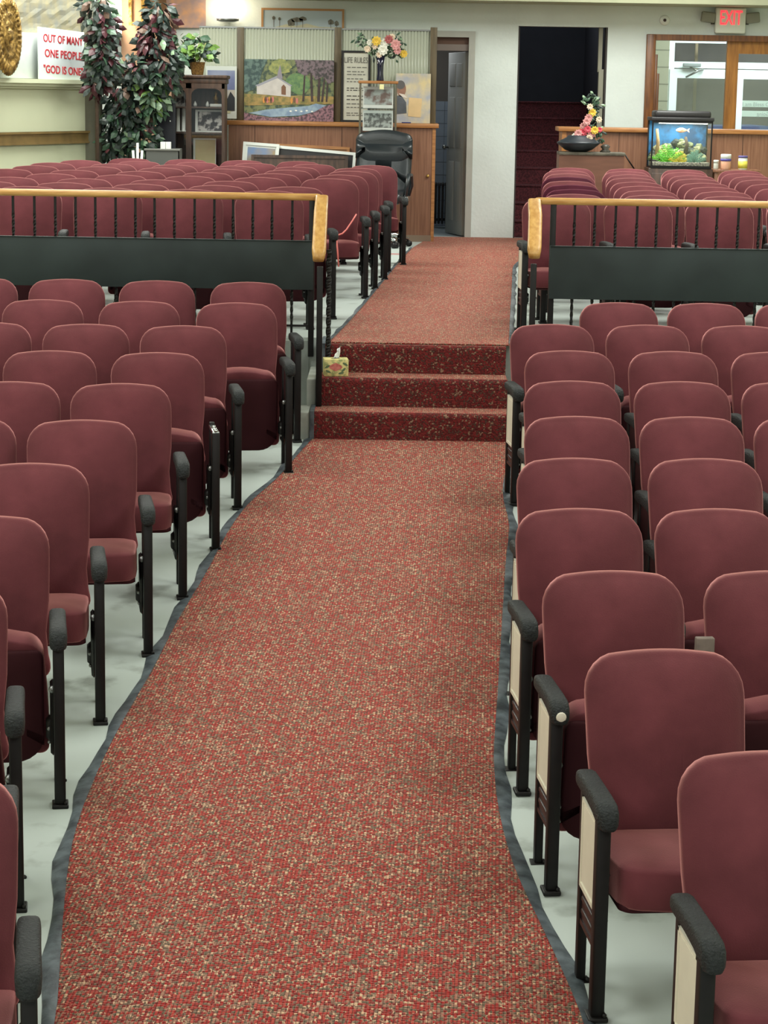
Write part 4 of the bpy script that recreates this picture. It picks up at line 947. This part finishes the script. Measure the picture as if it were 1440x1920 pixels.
# ---- pictures leaning on the counter front
def lean(px, Y, lab, base_m, pr, fm, rot=0, name='picture_frame'):
    x0, x1, _, z1_ = rect(*px, Y); P = empty(name, ((x0+x1)/2, Y, ZP+.0), lab, 'picture frame'); P.rotation_euler = (-.12, rot, 0)
    W_, H_ = (x1-x0)/2, z1_-ZP
    MB().box(-W_, W_, -.01, .012, 0, H_).build('mount', base_m, P)
    f = MB(); e = .03; f.box(-W_, W_, -.022, -.01, 0, e).box(-W_, W_, -.022, -.01, H_-e, H_).box(-W_, -W_+e, -.022, -.01, e, H_-e).box(W_-e, W_, -.022, -.01, e, H_-e); f.build('frame', fm, P)
    if pr: MB().box(-W_+.05, W_-.04, -.014, -.009, .05, H_-.05).build('print', pr, P)
    return P
lean((444, 267, 512, 310), YC-.28, 'blue and white poster leaning against the counter beside the cabinet', M_WHITE, flat('blue wash print', (116, 146, 190), rgb2=(168, 150, 120), scale=5), M_WHITE, .06)
lean((512, 272, 650, 310), YC-.14, 'wide pine edged picture frame leaning on the counter at the back', M_TRIM, None, M_TRIM, .03)
lean((500, 278, 655, 310), YC-.22, 'long black picture with white frame slanting in front of the counter', mat('black print', (30, 28, 30), .4), None, M_WHITE, .075)
lean((470, 291, 652, 315), YC-.36, 'low dark brown framed picture in front of the leaning pictures', M_DKW, None, M_DKW, .0)

# ------------------------------------------------------------------ left wall: ledge sign, foil, medallion
def on_lw(px, py, off=.0):                         # point on the left wall plane moved off into the room
    d = ray(px, py); a = A+NRM*off
    t = a.dot(NRM)/Vector((d.x, d.y, 0)).dot(NRM); return Vector((d.x*t, d.y*t, ZC+d.z*t))
RZ = math.atan2(D.y, D.x)
zl_ = zs1
wf = MB(); sx0 = (on_lw(-60, 60)-A).dot(D); 
FO = empty('foil_panel', tuple(Vector((0, 0, zl_))+A+D*.02+NRM*-.045), 'crinkled silver foil panel on the upper left wall above the ledge', 'wall panel', rz=RZ)
r = random.Random(4); v = []; nx, nz = 34, 26; zf0 = on_lw(60, 62, -.05).z-zl_
for j in range(nz+1):
    for i in range(nx+1): v.append((i/nx*(LW-.1), -.012*r.random(), zf0+1.2*j/nz))
MB().add(v, [(j*(nx+1)+i, j*(nx+1)+i+1, (j+1)*(nx+1)+i+1, (j+1)*(nx+1)+i) for j in range(nz) for i in range(nx)], 0, False).build('foil', mat('silver foil', (196, 196, 186), .3, .7, rgb2=(226, 214, 176), scale=7), FO)
MB().rbox(0, LW-.1, -.02, -.002, 0.002, zf0, .004).build('lower_panel', mat('pale grey panel', (190, 196, 194), .5, var=.05), FO)
# sign board
p0 = on_lw(72, 150, .04); p1 = on_lw(158, 153, .04); sh = on_lw(110, 53, .04).z-zl_
sw = ((p1-p0).dot(D))
SG = empty('sign_board', (p0.x, p0.y, zl_+.002), 'white board reading OUT OF MANY ONE PEOPLE in red letters on the ledge', 'sign', rz=RZ)
SG.rotation_euler = (-.02, .03, RZ)
MB().rbox(0, sw, -.006, .006, 0, sh, .002).build('board', mat('white sign board', (206, 214, 216), .5), SG)
mr = mat('red lettering', (178, 40, 50), .5)
for t, v_ in (('OUT OF MANY', .73), ('ONE PEOPLE', .44), ('"GOD IS ONE"', .13)):
    o = text_part('lettering', t, mr, sh*.215, SG, Matrix.Translation((sw*.53, -.0075, sh*v_)) @ FRONT, bold=.0012)
    wd_ = max(v.co.x for v in o.data.vertices)-min(v.co.x for v in o.data.vertices)
    k = sw*(.86 if t != 'ONE PEOPLE' else .80)/wd_; o.data.transform(Matrix.Translation((sw*.53, 0, 0)) @ Matrix.Diagonal((k, 1, 1, 1)) @ Matrix.Translation((-sw*.53, 0, 0)))
# medallion
mc = on_lw(13, 66, .14); mR = (mc.z-on_lw(13, 141, .14).z)
MD = empty('gold_medallion', tuple(mc), 'round antique gold ceiling medallion standing on the ledge of the left wall', 'medallion')
MD.rotation_euler = (PI/2, 0, math.radians(80))
prof = [(mR*.04, .05), (mR*.12, .055), (mR*.16, .03), (mR*.24, .028), (mR*.30, .045), (mR*.36, .028), (mR*.46, .022), (mR*.52, .038), (mR*.58, .022), (mR*.70, .018), (mR*.76, .036), (mR*.84, .030), (mR*.96, .022), (mR, .012), (mR, 0), (0.02, 0)]
rgs = []
for (r_, z_) in prof:
    rgs.append([Vector((r_*(1+(.02*math.cos(48*t) if r_ > mR*.94 else 0))*math.cos(t), r_*(1+(.02*math.cos(48*t) if r_ > mR*.94 else 0))*math.sin(t), z_+(.006*math.cos(32*t) if mR*.60 < r_ < mR*.95 else 0))) for t in [2*PI*k/192 for k in range(192)]])
MB().rings(rgs).build('disc', M_GOLD, MD)

# ------------------------------------------------------------------ small room behind the left doorway
M_TRW = mat('warm grey door trim', (172, 172, 164), .6, var=.04)
xa, xb = dX0, dX1
xo = at(887, 250, YW).x; xl = at(806, 250, YW).x; zo = at(850, 58, YW).z
struct('door_1_frame', MB().box(xb-.01, xo, YW-.03, YW+.17, ZP, zo).box(xl, xb-.01, YW-.03, YW+.17, dZ-.01, zo), M_TRW)
zq0, zq1 = at(850, 95, YW).z, at(850, 83, YW).z
struct('trim_8', MB().box(xa, xb, YW+.02, YW+.14, zq0, zq1), mat('mauve grey lintel', (126, 114, 108), .6))
struct('trim_9', MB().box(xa, xb, YW+.06, YW+.09, zq1, dZ), mat('brown transom', (92, 60, 42), .5))
Yr = 25.6
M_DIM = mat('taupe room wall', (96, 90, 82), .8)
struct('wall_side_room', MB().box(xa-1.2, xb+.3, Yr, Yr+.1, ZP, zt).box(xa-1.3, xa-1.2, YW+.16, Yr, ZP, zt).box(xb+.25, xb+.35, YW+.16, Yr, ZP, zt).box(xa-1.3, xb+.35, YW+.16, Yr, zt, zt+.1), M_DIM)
struct('floor_side_room', MB().box(xa-1.3, xb+.35, YW-.0, Yr, ZP-.1, ZP-.001), mat('grey room floor', (140, 150, 152), .5))
zt1 = at(830, 190, Yr).z
TL = MB().box(xa-1.2, xb+.25, Yr-.012, Yr, ZP, zt1); struct('trim_10', TL, mat('grey blue wall tile', (128, 140, 150), .3, var=.05))
g = MB(); x = xa-.9
gl_ = MB()
while x < xb+.2: gl_.box(x, x+.006, Yr-.014, Yr-.012, ZP, zt1); x += .15
z = ZP
while z < zt1: gl_.box(xa-1.2, xb+.25, Yr-.014, Yr-.012, z, z+.006); z += .15
struct('trim_11', gl_, mat('tile grout', (96, 104, 110), .8))
Yh = 25.2; a, b, c, d = rect(800, 340, 846, 425, Yh); 
RD = empty('radiator', ((a+b)/2, Yh, ZP), 'dark cast iron radiator inside the small room behind the left doorway', 'radiator')
hh = at(830, 342, Yh).z-ZP; W_ = (b-a)/2; M_RAD = mat('dark iron', (52, 48, 46), .5, var=.3, scale=20)
for i in range(7):
    x = -W_+2*W_*(i+.5)/7
    MB().rbox(x-.013, x+.013, -.05, .05, .05, hh, .012).rbox(x-.018, x+.018, -.06, .06, hh-.05, hh, .014).build('column', M_RAD, RD)
for s_ in (-1, 1): MB().rbox(s_*W_*.86-.012, s_*W_*.86+.012, -.05, .05, 0, .06, .004).build('foot', M_RAD, RD)
MB().tube([(-W_, 0, .1), (W_, 0, .1)], .016, 8).build('pipe', M_RAD, RD)
dh = empty('door_leaf', (xb-.02, YW+.17, ZP+.01), 'white panelled door standing ajar inside the left doorway', 'door', rz=PI-1.30)
zd = at(858, 240, YW+.3).z-ZP; dw = .62; zd = zq0-ZP-.02
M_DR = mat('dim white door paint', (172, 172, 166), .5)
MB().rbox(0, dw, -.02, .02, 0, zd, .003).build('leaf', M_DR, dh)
for (u0, u1) in ((.08, .28), (.34, .54)):
    for (v0, v1) in ((.15, .80), (.95, 1.5), (1.62, zd-.12)):
        MB().rbox(u0, u1, .018, .026, v0, v1, .003).build('raised_panel', M_DR, dh)
MB().lathe([(.012, 0), (.012, .03), (.026, .04), (.026, .06), (.01, .068)], (.56, .02, .95), 12, 0, Matrix.Rotation(-PI/2, 4, 'X')).build('knob', M_STEEL, dh)

# ------------------------------------------------------------------ carpeted stairwell behind the middle doorway
zz = [ZP]
Ys = YW+.17; rs, tr = (at(1050, 191, 25.9).z-ZP)/8, .29
m = MB()
for k in range(8):
    y = Ys+tr*k
    m.box(sX0, sX1-.0, y, Ys+tr*8+.6 if k == 7 else y+tr, ZP-.05, ZP+rs*(k+1))
SS = m.build('staircase', M_STCARP, label='burgundy carpeted staircase rising through the middle doorway', cat='staircase')
for k in range(8):
    y = Ys+tr*k; MB().tube([(sX0, y+.004, ZP+rs*(k+1)-.012), (sX1, y+.004, ZP+rs*(k+1)-.012)], .014, 8).build('nosing', M_STCARP, SS)
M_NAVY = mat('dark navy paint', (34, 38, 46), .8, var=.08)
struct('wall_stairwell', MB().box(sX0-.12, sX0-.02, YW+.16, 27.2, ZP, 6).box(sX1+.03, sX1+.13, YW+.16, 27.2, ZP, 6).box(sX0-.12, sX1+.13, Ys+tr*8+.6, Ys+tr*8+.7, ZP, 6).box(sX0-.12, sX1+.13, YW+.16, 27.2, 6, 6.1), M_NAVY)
xj = at(1122, 200, YW+.05).x; xj2 = at(1131, 200, YW+.05).x
struct('trim_12', MB().box(xj-.02, xj2-.03, YW+.05, YW+.12, at(1125, 135, YW+.05).z, sZ).box(xj-.01, xj2-.01, YW+.03, YW+.12, ZP, at(1125, 130, YW+.05).z), mat('beige strip', (136, 134, 118), .6))
struct('trim_13', MB().box(sX1-.02, sX1+.0, YW-.002, YW+.16, ZP, sZ).box(sX0, sX0+.015, YW-.002, YW+.16, ZP, sZ), mat('dark reveal', (52, 46, 44), .7))

# ------------------------------------------------------------------ right counter
YR = 22.2
X0 = at(1052, 250, YR).x; X1 = at(1500, 250, YR).x; zr_ = at(1240, 241, YR).z
RC = empty('counter', ((X0+X1)/2, YR, ZP), 'brown panelled counter with oak top in front of the lobby windows', 'counter')
bl(MB().box(X0+.02, X1, YR, YR+.4, ZP, zr_-.04), RC, 'panelling', M_PANEL)
bl(MB().rbox(X0-.03, X1, YR-.035, YR+.42, zr_-.045, zr_, .006), RC, 'countertop', M_TRIM)
bl(MB().box(X0+.01, X0+.055, YR-.01, YR+.4, ZP, zr_-.045), RC, 'corner_trim', M_TRIM)
for q in (1160, 1392):
    x = at(q, 280, YR).x; bl(MB().box(x-.003, x+.003, YR-.003, YR, ZP, zr_-.05), RC, 'panel_joint', mat('dark joint', (70, 44, 32), .7))
# low cabinet with the black planter
Ylc = 21.55; a, b, c, d = rect(1048, 288, 1170, 330, Ylc)
LC = empty('low_cabinet', ((a+b)/2, Ylc+.17, ZP), 'low brown cabinet with worn dark top in front of the right counter', 'cabinet')
w_ = (b-a)/2; h_ = at(1130, 288, Ylc).z-ZP
MB().box(-w_, w_, -.16, .16, 0, h_-.02).build('carcass', mat('reddish brown laminate', (112, 74, 58), .5, var=.1, stretch=(1, 1, 8), scale=4), LC)
MB().rbox(-w_-.0, w_+.01, -.17, .17, h_-.02, h_+.01, .004).build('top', mat('worn dark top', (92, 86, 74), .6, var=.3, scale=20), LC)
MB().tube([at(1172, 290, Ylc+.3)-LC.location, at(1178, 300, Ylc+.3)-LC.location, at(1190, 318, Ylc+.3)-LC.location], .008, 6).build('cable', M_BLK, LC)
pc_ = at(1084, 287, Ylc+.14); pw = (at(1127, 270, Ylc).x-at(1045, 270, Ylc).x)/2; ph = at(1085, 256, Ylc).z-at(1085, 287, Ylc).z
BW = empty('flower_bowl', (pc_.x, Ylc+.14, LC.location.z+h_+.01), 'wide black bowl of pink and yellow artificial flowers on the low cabinet', 'flower bowl')
MB().lathe([(pw*.35, 0), (pw*.62, ph*.12), (pw*.98, ph*.50), (pw, ph*.56), (pw*.92, ph*.64), (pw*.55, ph*.88), (pw*.48, ph), (pw*.42, ph), (pw*.45, ph*.85)], n=28).build('bowl', mat('matt black ceramic', (30, 36, 44), .45), BW)
s_ = BW.location; k_ = lambda x, y: (at(x, y, Ylc+.14).x-s_.x, at(x, y, Ylc+.14).z-s_.z)
fl = [(*k_(1109, 250), .05, 2), (*k_(1093, 247), .05, 5), (*k_(1101, 242), .04, 5), (*k_(1083, 250), .045, 2), (*k_(1103, 259), .04, 4), (*k_(1077, 255), .035, 1), (*k_(1114, 244), .045, 0), (*k_(1103, 221), .045, 2), (*k_(1099, 228), .045, 2), (*k_(1110, 211), .045, 0), (*k_(1105, 200), .035, 4), (*k_(1124, 243), .03, 5), (*k_(1092, 236), .035, 2), (*k_(1122, 224), .035, 4), (*k_(1104, 267), .03, 4)]
bouquet(BW, fl, Vector((.04, 0, ph*.8)), [(*k_(1112, 180), 12), (*k_(1118, 196), 10), (*k_(1106, 190), 8), (*k_(1112, 230), 16), (*k_(1124, 252), 16), (*k_(1116, 262), 12), (*k_(1096, 262), 10), (*k_(1122, 212), 8)], 6, .06)
p = at(1136, 288, Ylc+.1)
CP = MB(); CP.lathe([(.05, 0), (.055, .01), (.03, .03), (.05, .055), (.03, .075), (.01, .08)], n=14).xf(Matrix.Translation((at(1137, 285, Ylc).x, Ylc+.12, LC.location.z+h_+.01))).build('ornament', mat('dark bronze', (60, 56, 48), .4), label='small dark ornament beside the black flower bowl', cat='ornament')

# ------------------------------------------------------------------ aquarium
Ya = 21.5; a, b, c, d = rect(1222, 222, 1336, 316, Ya)
zta = at(1280, 227, Ya).z; zba = at(1280, 316, Ya).z
w_ = (b-a)/2
AS = empty('aquarium_stand', ((a+b)/2, Ya+.2, ZP), 'dark wooden stand below the lit aquarium', 'stand')
MB().rbox(-w_-.02, w_+.02, -.18, .18, 0, zba-ZP-.001, .006).build('carcass', M_DKW, AS)
for s2 in (-1, 1): MB().rbox(min(0, s2*w_)+.01, max(0, s2*w_)-.01, -.19, -.18, .05, zba-ZP-.05, .003).build('door', M_DKW, AS)
AQ = empty('aquarium', ((a+b)/2, Ya+.2, zba), 'lit aquarium with black hood, rocks and green plants on a stand', 'aquarium')
h_ = zta-zba
m = MB(); dp = .18
for x in (-w_, w_-.014):
    for y in (-dp, dp-.014): m.box(x, x+.014, y, y+.014, 0, h_)
m.box(-w_, w_, -dp, dp, 0, .012).box(-w_, w_, -dp-.004, -dp+.008, 0, .025).box(-w_, w_, -dp-.004, -dp+.010, h_-.02, h_); m.build('frame', M_BLK, AQ)
MB().rbox(-w_-.01, w_+.01, -dp-.012, dp, h_, h_+.035, .006).rbox(-w_+.03, w_-.02, -dp+.0, dp-.01, h_+.03, at(1280, 208, Ya).z-zba, .02).build('hood', mat('black plastic hood', (44, 42, 44), .45, bump=.2, bscale=80), AQ)
MB().box(-w_+.014, w_-.014, -dp+.002, -dp+.005, .02, h_).build('pane', M_GLASS, AQ)
MB().box(-w_+.014, w_-.014, dp-.012, dp-.006, .01, h_).build('backdrop', mat('blue reef backdrop', (30, 108, 160), .6, rgb2=(22, 66, 104), scale=9, thr=(.4, .55)), AQ)
MB().box(-w_*.7, w_*.9, -.02, .02, h_-.03, h_-.005).build('light_tube', mat('aquarium tube', (240, 245, 225), .5, emit=7), AQ)
MB().rbox(-w_+.016, w_-.016, -dp+.01, dp-.014, .012, .06, .005).build('gravel', mat('pale gravel', (170, 170, 150), .8, rgb2=(90, 96, 90), scale=60, bump=.8, bscale=60), AQ, kind='stuff')
l = bpy.data.lights.new('aquarium_light', 'AREA'); l.shape = 'RECTANGLE'; l.size = w_*1.7; l.size_y = .2; l.energy = 5; l.color = (1, 1, .9)
lo = bpy.data.objects.new('aquarium_light', l); COL.objects.link(lo); lo.parent = AQ; lo.location = (0, -.03, h_-.032)
r = random.Random(21)
rk = [mat('pale reef rock', (150, 156, 120), .8, var=.3, scale=20), mat('olive reef rock', (104, 116, 84), .8, var=.3, scale=20), mat('dark reef rock', (56, 66, 62), .8, var=.3, scale=20), mat('sandy reef rock', (190, 180, 120), .8, var=.2, scale=20)]
def rock(x, y, z, s, m, lab):
    bm = bmesh.new(); bmesh.ops.create_icosphere(bm, subdivisions=2, radius=s)
    for v in bm.verts: v.co *= r.uniform(.75, 1.15); v.co.z *= .75
    me = bpy.data.meshes.new('reef_rock'); bm.to_mesh(me); bm.free(); me.materials.append(m)
    o = bpy.data.objects.new('reef_rock', me); COL.objects.link(o); o.location = (AQ.location.x+x, AQ.location.y+y, AQ.location.z+z)
    return tag(o, lab, 'rock', 'rocks in the aquarium')
cols = ['pale', 'olive', 'dark grey', 'sandy']
for i in range(46):
    u = r.uniform(-.88, .88); lvl = r.random(); zmax = .62*h_*(1-.25*abs(u-.1)); mi = r.choice([0, 1, 2, 2, 0, 3, 1])
    rock(u*w_, .02+.10*lvl, .07+lvl*(zmax-.10), r.uniform(.035, .06), rk[mi], f'{cols[mi]} reef rock in the rock pile of the aquarium')
def plant(x, y, z, n, hgt, m, name, lab, spread=1):
    mb = MB()
    for i in range(n):
        a = -1.2+2.4*i/(n-1); d = Vector((math.sin(a)*spread, r.uniform(-.25, .1), math.cos(a)+.15)).normalized()
        L_ = hgt*r.uniform(.75, 1)
        for k in range(7):
            t = (k+1)/8; p = d*L_*t+Vector((0, 0, -.25*L_*t*t*abs(math.sin(a))))
            for sgn in (-1, 1): leaf(mb, p, (d+sgn*d.cross(Vector((0, 1, 0)))*1.3).normalized(), Vector((0, -1, 0)), .042*(1-t*.5), .006, 0)
        mb.tube([(0, 0, 0), d*L_*.5, d*L_+Vector((0, 0, -.25*L_*abs(math.sin(a))))], .003, 4)
    mb.xf(Matrix.Translation((AQ.location.x+x, AQ.location.y+y, AQ.location.z+z)))
    return mb.build(name, m, label=lab, cat='aquarium plant')
plant(-w_*.42, -.12, .05, 9, .21, mat('bright fern green', (96, 196, 40), .5), 'aquarium_fern', 'bright green fern at the front left of the aquarium')
plant(-w_*.05, -.13, .06, 6, .12, mat('yellow plant', (206, 196, 60), .5), 'aquarium_plant', 'small yellow plant right of the fern in the aquarium')
plant(w_*.45, -.13, .06, 6, .14, mat('blue green plant', (96, 150, 130), .5), 'aquarium_plant', 'blue-green plant at the front right of the aquarium')
for (x, z0_, z1_, lb) in ((-w_*.74, .1, .82*h_, 'tan branch standing at the left of the aquarium'), (w_*.22, .15, .66*h_, 'dark branch standing in the middle of the aquarium')):
    MB().tube([(x, .02, z0_), (x+.01, .0, (z0_+z1_)/2), (x-.005, .02, z1_)], [.022, .018, .014], 8).xf(Matrix.Translation(AQ.location)).build('driftwood', mat('tan wood' if x < 0 else 'dark bark wood', (170, 140, 96) if x < 0 else (70, 62, 50), .8, var=.2, scale=20), label=lb, cat='driftwood')
FS = empty('fish', (AQ.location.x+w_*.05, AQ.location.y-.02, AQ.location.z+h_*.80), 'orange and cream fish near the top of the aquarium', 'fish', rz=.1)
MB().lathe([(.002, -.06), (.012, -.05), (.024, -.02), (.024, .01), (.012, .04), (.004, .055)], n=12).xf(Matrix.Rotation(PI/2, 4, 'Y') @ Matrix.Diagonal((1, .5, 1, 1))).build('body', mat('orange fish', (220, 120, 80), .4, rgb2=(230, 214, 180), scale=30), FS)
MB().prism([(.045, 0), (.08, .022), (.072, 0), (.08, -.022)], 'y', -.001, .001).build('tail_fin', mat('cream fin', (226, 206, 170), .5), FS)

# ---- jars right of the aquarium on a small shelf table
Yj = 21.5; zj = at(1375, 318, Yj).z
a, b, c, d = rect(1337, 316, 1425, 330, Yj)
TB = empty('side_table', ((a+b)/2, Yj+.1, ZP), 'small brown table holding jars right of the aquarium', 'table')
MB().rbox(-(b-a)/2, (b-a)/2, -.15, .15, zj-ZP-.03, zj-ZP, .004).build('tabletop', M_PANEL, TB)
for s1 in (-1, 1):
    for s2 in (-1, 1): MB().rbox(s1*((b-a)/2-.03)-.018, s1*((b-a)/2-.03)+.018, s2*.12-.018, s2*.12+.018, 0, zj-ZP-.03, .003).build('leg', M_PANEL, TB)
def jar(px0, px1, pyt, lab, mats, lidf=.3, cat='jar'):
    x0 = at(px0, 300, Yj).x; x1 = at(px1, 300, Yj).x; h = at((px0+px1)/2, pyt, Yj).z-zj; R_ = (x1-x0)/2
    J = empty('jar', ((x0+x1)/2, Yj, zj), lab, cat)
    MB().lathe([(R_*.9, 0), (R_*.96, .01), (R_*.96, h*(1-lidf)-.01), (R_*.85, h*(1-lidf))], n=18).build('body', mats[0], J)
    MB().lathe([(R_, h*(1-lidf)), (R_, h-.006), (R_*.92, h)], n=18).build('lid', mats[1], J)
    if len(mats) > 2: MB().lathe([(R_*.99, h*.10), (R_*.99, h*(.62))], n=18).build('label', mats[2], J)
    return J
jar(1338, 1348, 300, 'small white jar beside the aquarium', [mat('milky plastic', (190, 190, 180), .4), M_WHITE])
j = jar(1351, 1371, 289, 'peach coloured jar with blue band and white lid', [mat('peach plastic', (214, 160, 130), .5), M_WHITE], .32)
R_ = (at(1371, 300, Yj).x-at(1351, 300, Yj).x)/2; h = at(1361, 289, Yj).z-zj
MB().lathe([(R_*1.005, h*.55), (R_*1.005, h*.70)], n=18).build('band', mat('blue violet band', (78, 70, 150), .5), j)
jar(1384, 1402, 292, 'white and yellow canister with purple lid', [M_WHITE, mat('purple lid', (92, 82, 140), .5), mat('yellow label', (222, 206, 84), .5)], .14, 'canister')

# ------------------------------------------------------------------ framed glazing and lobby behind it
Yg = YW
xL, xJ = at(1209, 150, Yg).x, at(1226, 150, Yg).x
zT1, zT0 = at(1330, 66, Yg).z, at(1330, 77, Yg).z
struct('window_1_frame', MB().rbox(xL, xJ, Yg-.06, Yg+.17, ZP+.88, zT1, .006).box(xJ, 7, Yg-.05, Yg+.17, zT0, zT1), M_DOORW)
m = MB(); xg = at(1230, 150, Yg).x
struct('trim_14', MB().rbox(xJ, xJ+.03, Yg-.02, Yg+.15, ZP+.88, zT0-.15, .004).rbox(xJ+.03, xJ+.06, Yg+.02, Yg+.14, ZP+.88, zT0-.35, .004), M_DOORW)
xp0, xp1 = at(1361, 160, Yg).x, at(1383, 160, Yg).x
zq = at(1400, 101, Yg).z
struct('window_1_mullion', MB().box(xp0, xp1, Yg+.02, Yg+.10, ZP+.88, zT0).box(xp1, 7, Yg+.02, Yg+.10, zq, zT0), M_DOORL)
struct('window_1', MB().box(xJ, xp0, Yg+.055, Yg+.061, ZP+.88, zT0).box(xp1, 7, Yg+.055, Yg+.061, ZP+.88, zq), M_GLASS)
Yl = 26.3
M_LW = mat('pale brick', (150, 150, 128), .8)
struct('wall_lobby_left', MB().box(at(1210, 150, Yl).x-.5, at(1250, 150, Yl).x, Yl-.15, Yl+.1, ZP, 5.2), M_LW)
for i in range(12):
    z = ZP+.3+i*.2; struct('trim_15', MB().box(at(1210, 150, Yl).x-.5, at(1250, 150, Yl).x+.002, Yl-.153, Yl-.15, z, z+.012), mat('mortar', (116, 116, 100), .9))
struct('floor_lobby', MB().box(1.9, 8, YW+.16, 33, ZP-.1, ZP), mat('lobby floor', (120, 118, 110), .5))
struct('ceiling_lobby', MB().box(1.9, 8, YW+.16, Yl+.1, 5.2, 5.3), mat('lobby ceiling', (190, 190, 180), .7))
EX = empty('entrance_door', (at(1300, 200, Yl).x, Yl, ZP), 'white aluminium entrance door and transom seen through the lobby window', 'entrance door')
def eb(mb, n, m, **k): return mb.xf(Matrix.Translation(-Vector(EX.location))).build(n, m, EX, **k)
X = lambda q, y=150: at(q, y, Yl).x
Z = lambda y, q=1310: at(q, y, Yl).z
eb(MB().box(X(1249), X(1262), Yl-.05, Yl+.05, ZP, Z(81)), 'jamb', M_ALU)
eb(MB().box(X(1249), 8, Yl-.05, Yl+.05, Z(81), Z(75)), 'head', M_ALU)
eb(MB().box(X(1262), 8, Yl-.04, Yl+.04, Z(128), Z(116)), 'transom_bar', M_ALU)
d1 = eb(MB().box(X(1254), X(1268), Yl-.08, Yl-.04, ZP, Z(147)).box(X(1254), X(1371), Yl-.08, Yl-.04, Z(147), Z(130)).box(X(1362), X(1371), Yl-.08, Yl-.04, ZP, Z(147)), 'door', M_ALU)
MB().box(X(1268)-EX.location.x, X(1362)-EX.location.x, -.065, -.060, .2, Z(147)-ZP).build('pane', M_GLASSD, d1)
cl = MB().rbox(X(1277), X(1310), Yl-.16, Yl-.08, Z(126), Z(119), .008).xf(Matrix.Translation(-Vector(EX.location))).build('door_closer', mat('grey closer', (130, 138, 138), .4), d1)
eb(MB().tube([(X(1290), Yl-.14, Z(126)), (X(1303), Yl-.20, Z(134)), (X(1315), Yl-.10, Z(131))], .012, 6).tube([(X(1303), Yl-.2, Z(134)), (X(1284), Yl-.10, Z(145))], .012, 6), 'closer_arm', M_STEEL)
d2 = eb(MB().box(X(1380), X(1392), Yl-.08, Yl-.04, ZP, Z(147)).box(X(1380), 8, Yl-.08, Yl-.04, Z(147), Z(130)), 'door', M_ALU)
MB().box(X(1392)-EX.location.x, 8-EX.location.x, -.065, -.060, .2, Z(147)-ZP).build('pane', M_GLASSD, d2)
M_STRIP = transl('frosted strip', (206, 220, 210), .4)
for (ya, yb_, t) in ((187, 199, 'I am Bless Coming'), (206, 217, 'I am Bless Going')):
    st_ = MB().box(X(1388)-EX.location.x, X(1470)-EX.location.x, -.070, -.066, Z(yb_)-ZP, Z(ya)-ZP).build('frosted_strip', M_STRIP, d2)
    Mx = Matrix.Translation((X(1392)-EX.location.x+(0 if ya == 187 else .62), -.072, Z(yb_)-ZP+.012)) @ FRONT
    if ya > 200: Mx = Mx @ Matrix.Diagonal((-1, 1, 1, 1))
    text_part('lettering', t, mat('grey etched lettering', (150, 164, 158), .6), .065, d2, Mx, align='LEFT')
# street side seen through the entrance
M_ST = mat('grey building opposite', (128, 128, 128), .8, rgb2=(80, 80, 84), scale=.8)
struct('wall_opposite_building', MB().box(-.5, 12, 36, 36.3, -1, 6.8), M_ST)
struct('street', MB().box(1, 12, 26.6, 36, ZP-.3, ZP-.2), mat('asphalt', (80, 82, 86), .8))
C_ = Vector((at(1345, 215, 31).x, 31, ZP-.2))
CR = empty('car', tuple(C_), 'blue parked car outside the entrance door', 'car', rz=0)
M_CB = mat('blue car paint', (40, 96, 170), .3, coat=.5)
MB().prism([(-2.1, .3), (-2.1, .75), (-1.5, .85), (-.9, 1.35), (.6, 1.38), (1.3, .92), (2.1, .8), (2.15, .3)], 'y', -.8, .8).build('body', M_CB, CR)
MB().prism([(-1.25, .88), (-.82, 1.28), (.52, 1.30), (1.05, .92)], 'y', -.81, -.80).build('side_window', mat('car glass', (30, 34, 40), .1), CR)
for x in (-1.3, 1.3):
    for y in (-.78, .6): MB().tube([(x, y, .32), (x, y+.18, .32)], .32, 18).build('wheel', mat('tyre', (24, 24, 26), .8), CR)
struct('trim_16', MB().box(X(1308), X(1313), Yl+.3, Yl+.36, ZP, Z(78)), mat('tan post reflection', (136, 120, 96), .7))  # solid strip added to imitate a post reflected in the glass
area('street_light_glow', (5, 29.5, 6), (0, 0, 0), 4, 4, 500, (.9, .95, 1))

# ------------------------------------------------------------------ exit sign, detector
a, b, c, d = rect(1339, 15, 1396, 63, YW)
EXS = empty('exit_sign', ((a+b)/2, YW, c), 'white EXIT sign with red letters and two lamp heads above the window frame', 'exit sign')
W_, H_ = (b-a)/2, d-c
MB().rbox(-W_, W_, -.10, -.0, 0, H_, .018, 3).build('housing', mat('ivory plastic', (216, 220, 208), .45), EXS)
text_part('lettering', 'EXIT', mat('lit red letters', (255, 52, 64), .5, emit=1.6), H_*.80, EXS, Matrix.Translation((.0, -.104, H_*.34)) @ FRONT, sx=.55, bold=.001)
M_LH = mat('grey beige lamp head', (136, 136, 122), .6)
for s1 in (-1, 1):
    MB().rbox(-.075, .075, -.07, .0, -.055, .055, .015, 3, M=Matrix.Translation((s1*(W_+.075), -.03, H_*.62)) @ Matrix.Rotation(s1*-.12, 4, 'Y')).build('lamp_head', M_LH, EXS)
    MB().tube([(s1*(W_+.02), -.04, H_*.55), (s1*(W_+.02), -.04, H_*.35)], .02, 8).build('bracket', mat('dark bracket', (60, 60, 56), .6), EXS)
p = at(1246, 38, YW); DT = empty('wall_bell', (p.x, YW, p.z), 'small round white wall bell left of the EXIT sign', 'wall fixture')
Mr = Matrix.Rotation(PI/2, 4, 'X')
MB().lathe([(.055, 0), (.055, .012), (.046, .022), (.02, .026)], n=24, M=Mr).build('dome', M_WHITE, DT)
MB().lathe([(.018, .024), (.016, .04), (.004, .042)], n=12, M=Mr).build('button', mat('dark brown button', (60, 40, 34), .5), DT)
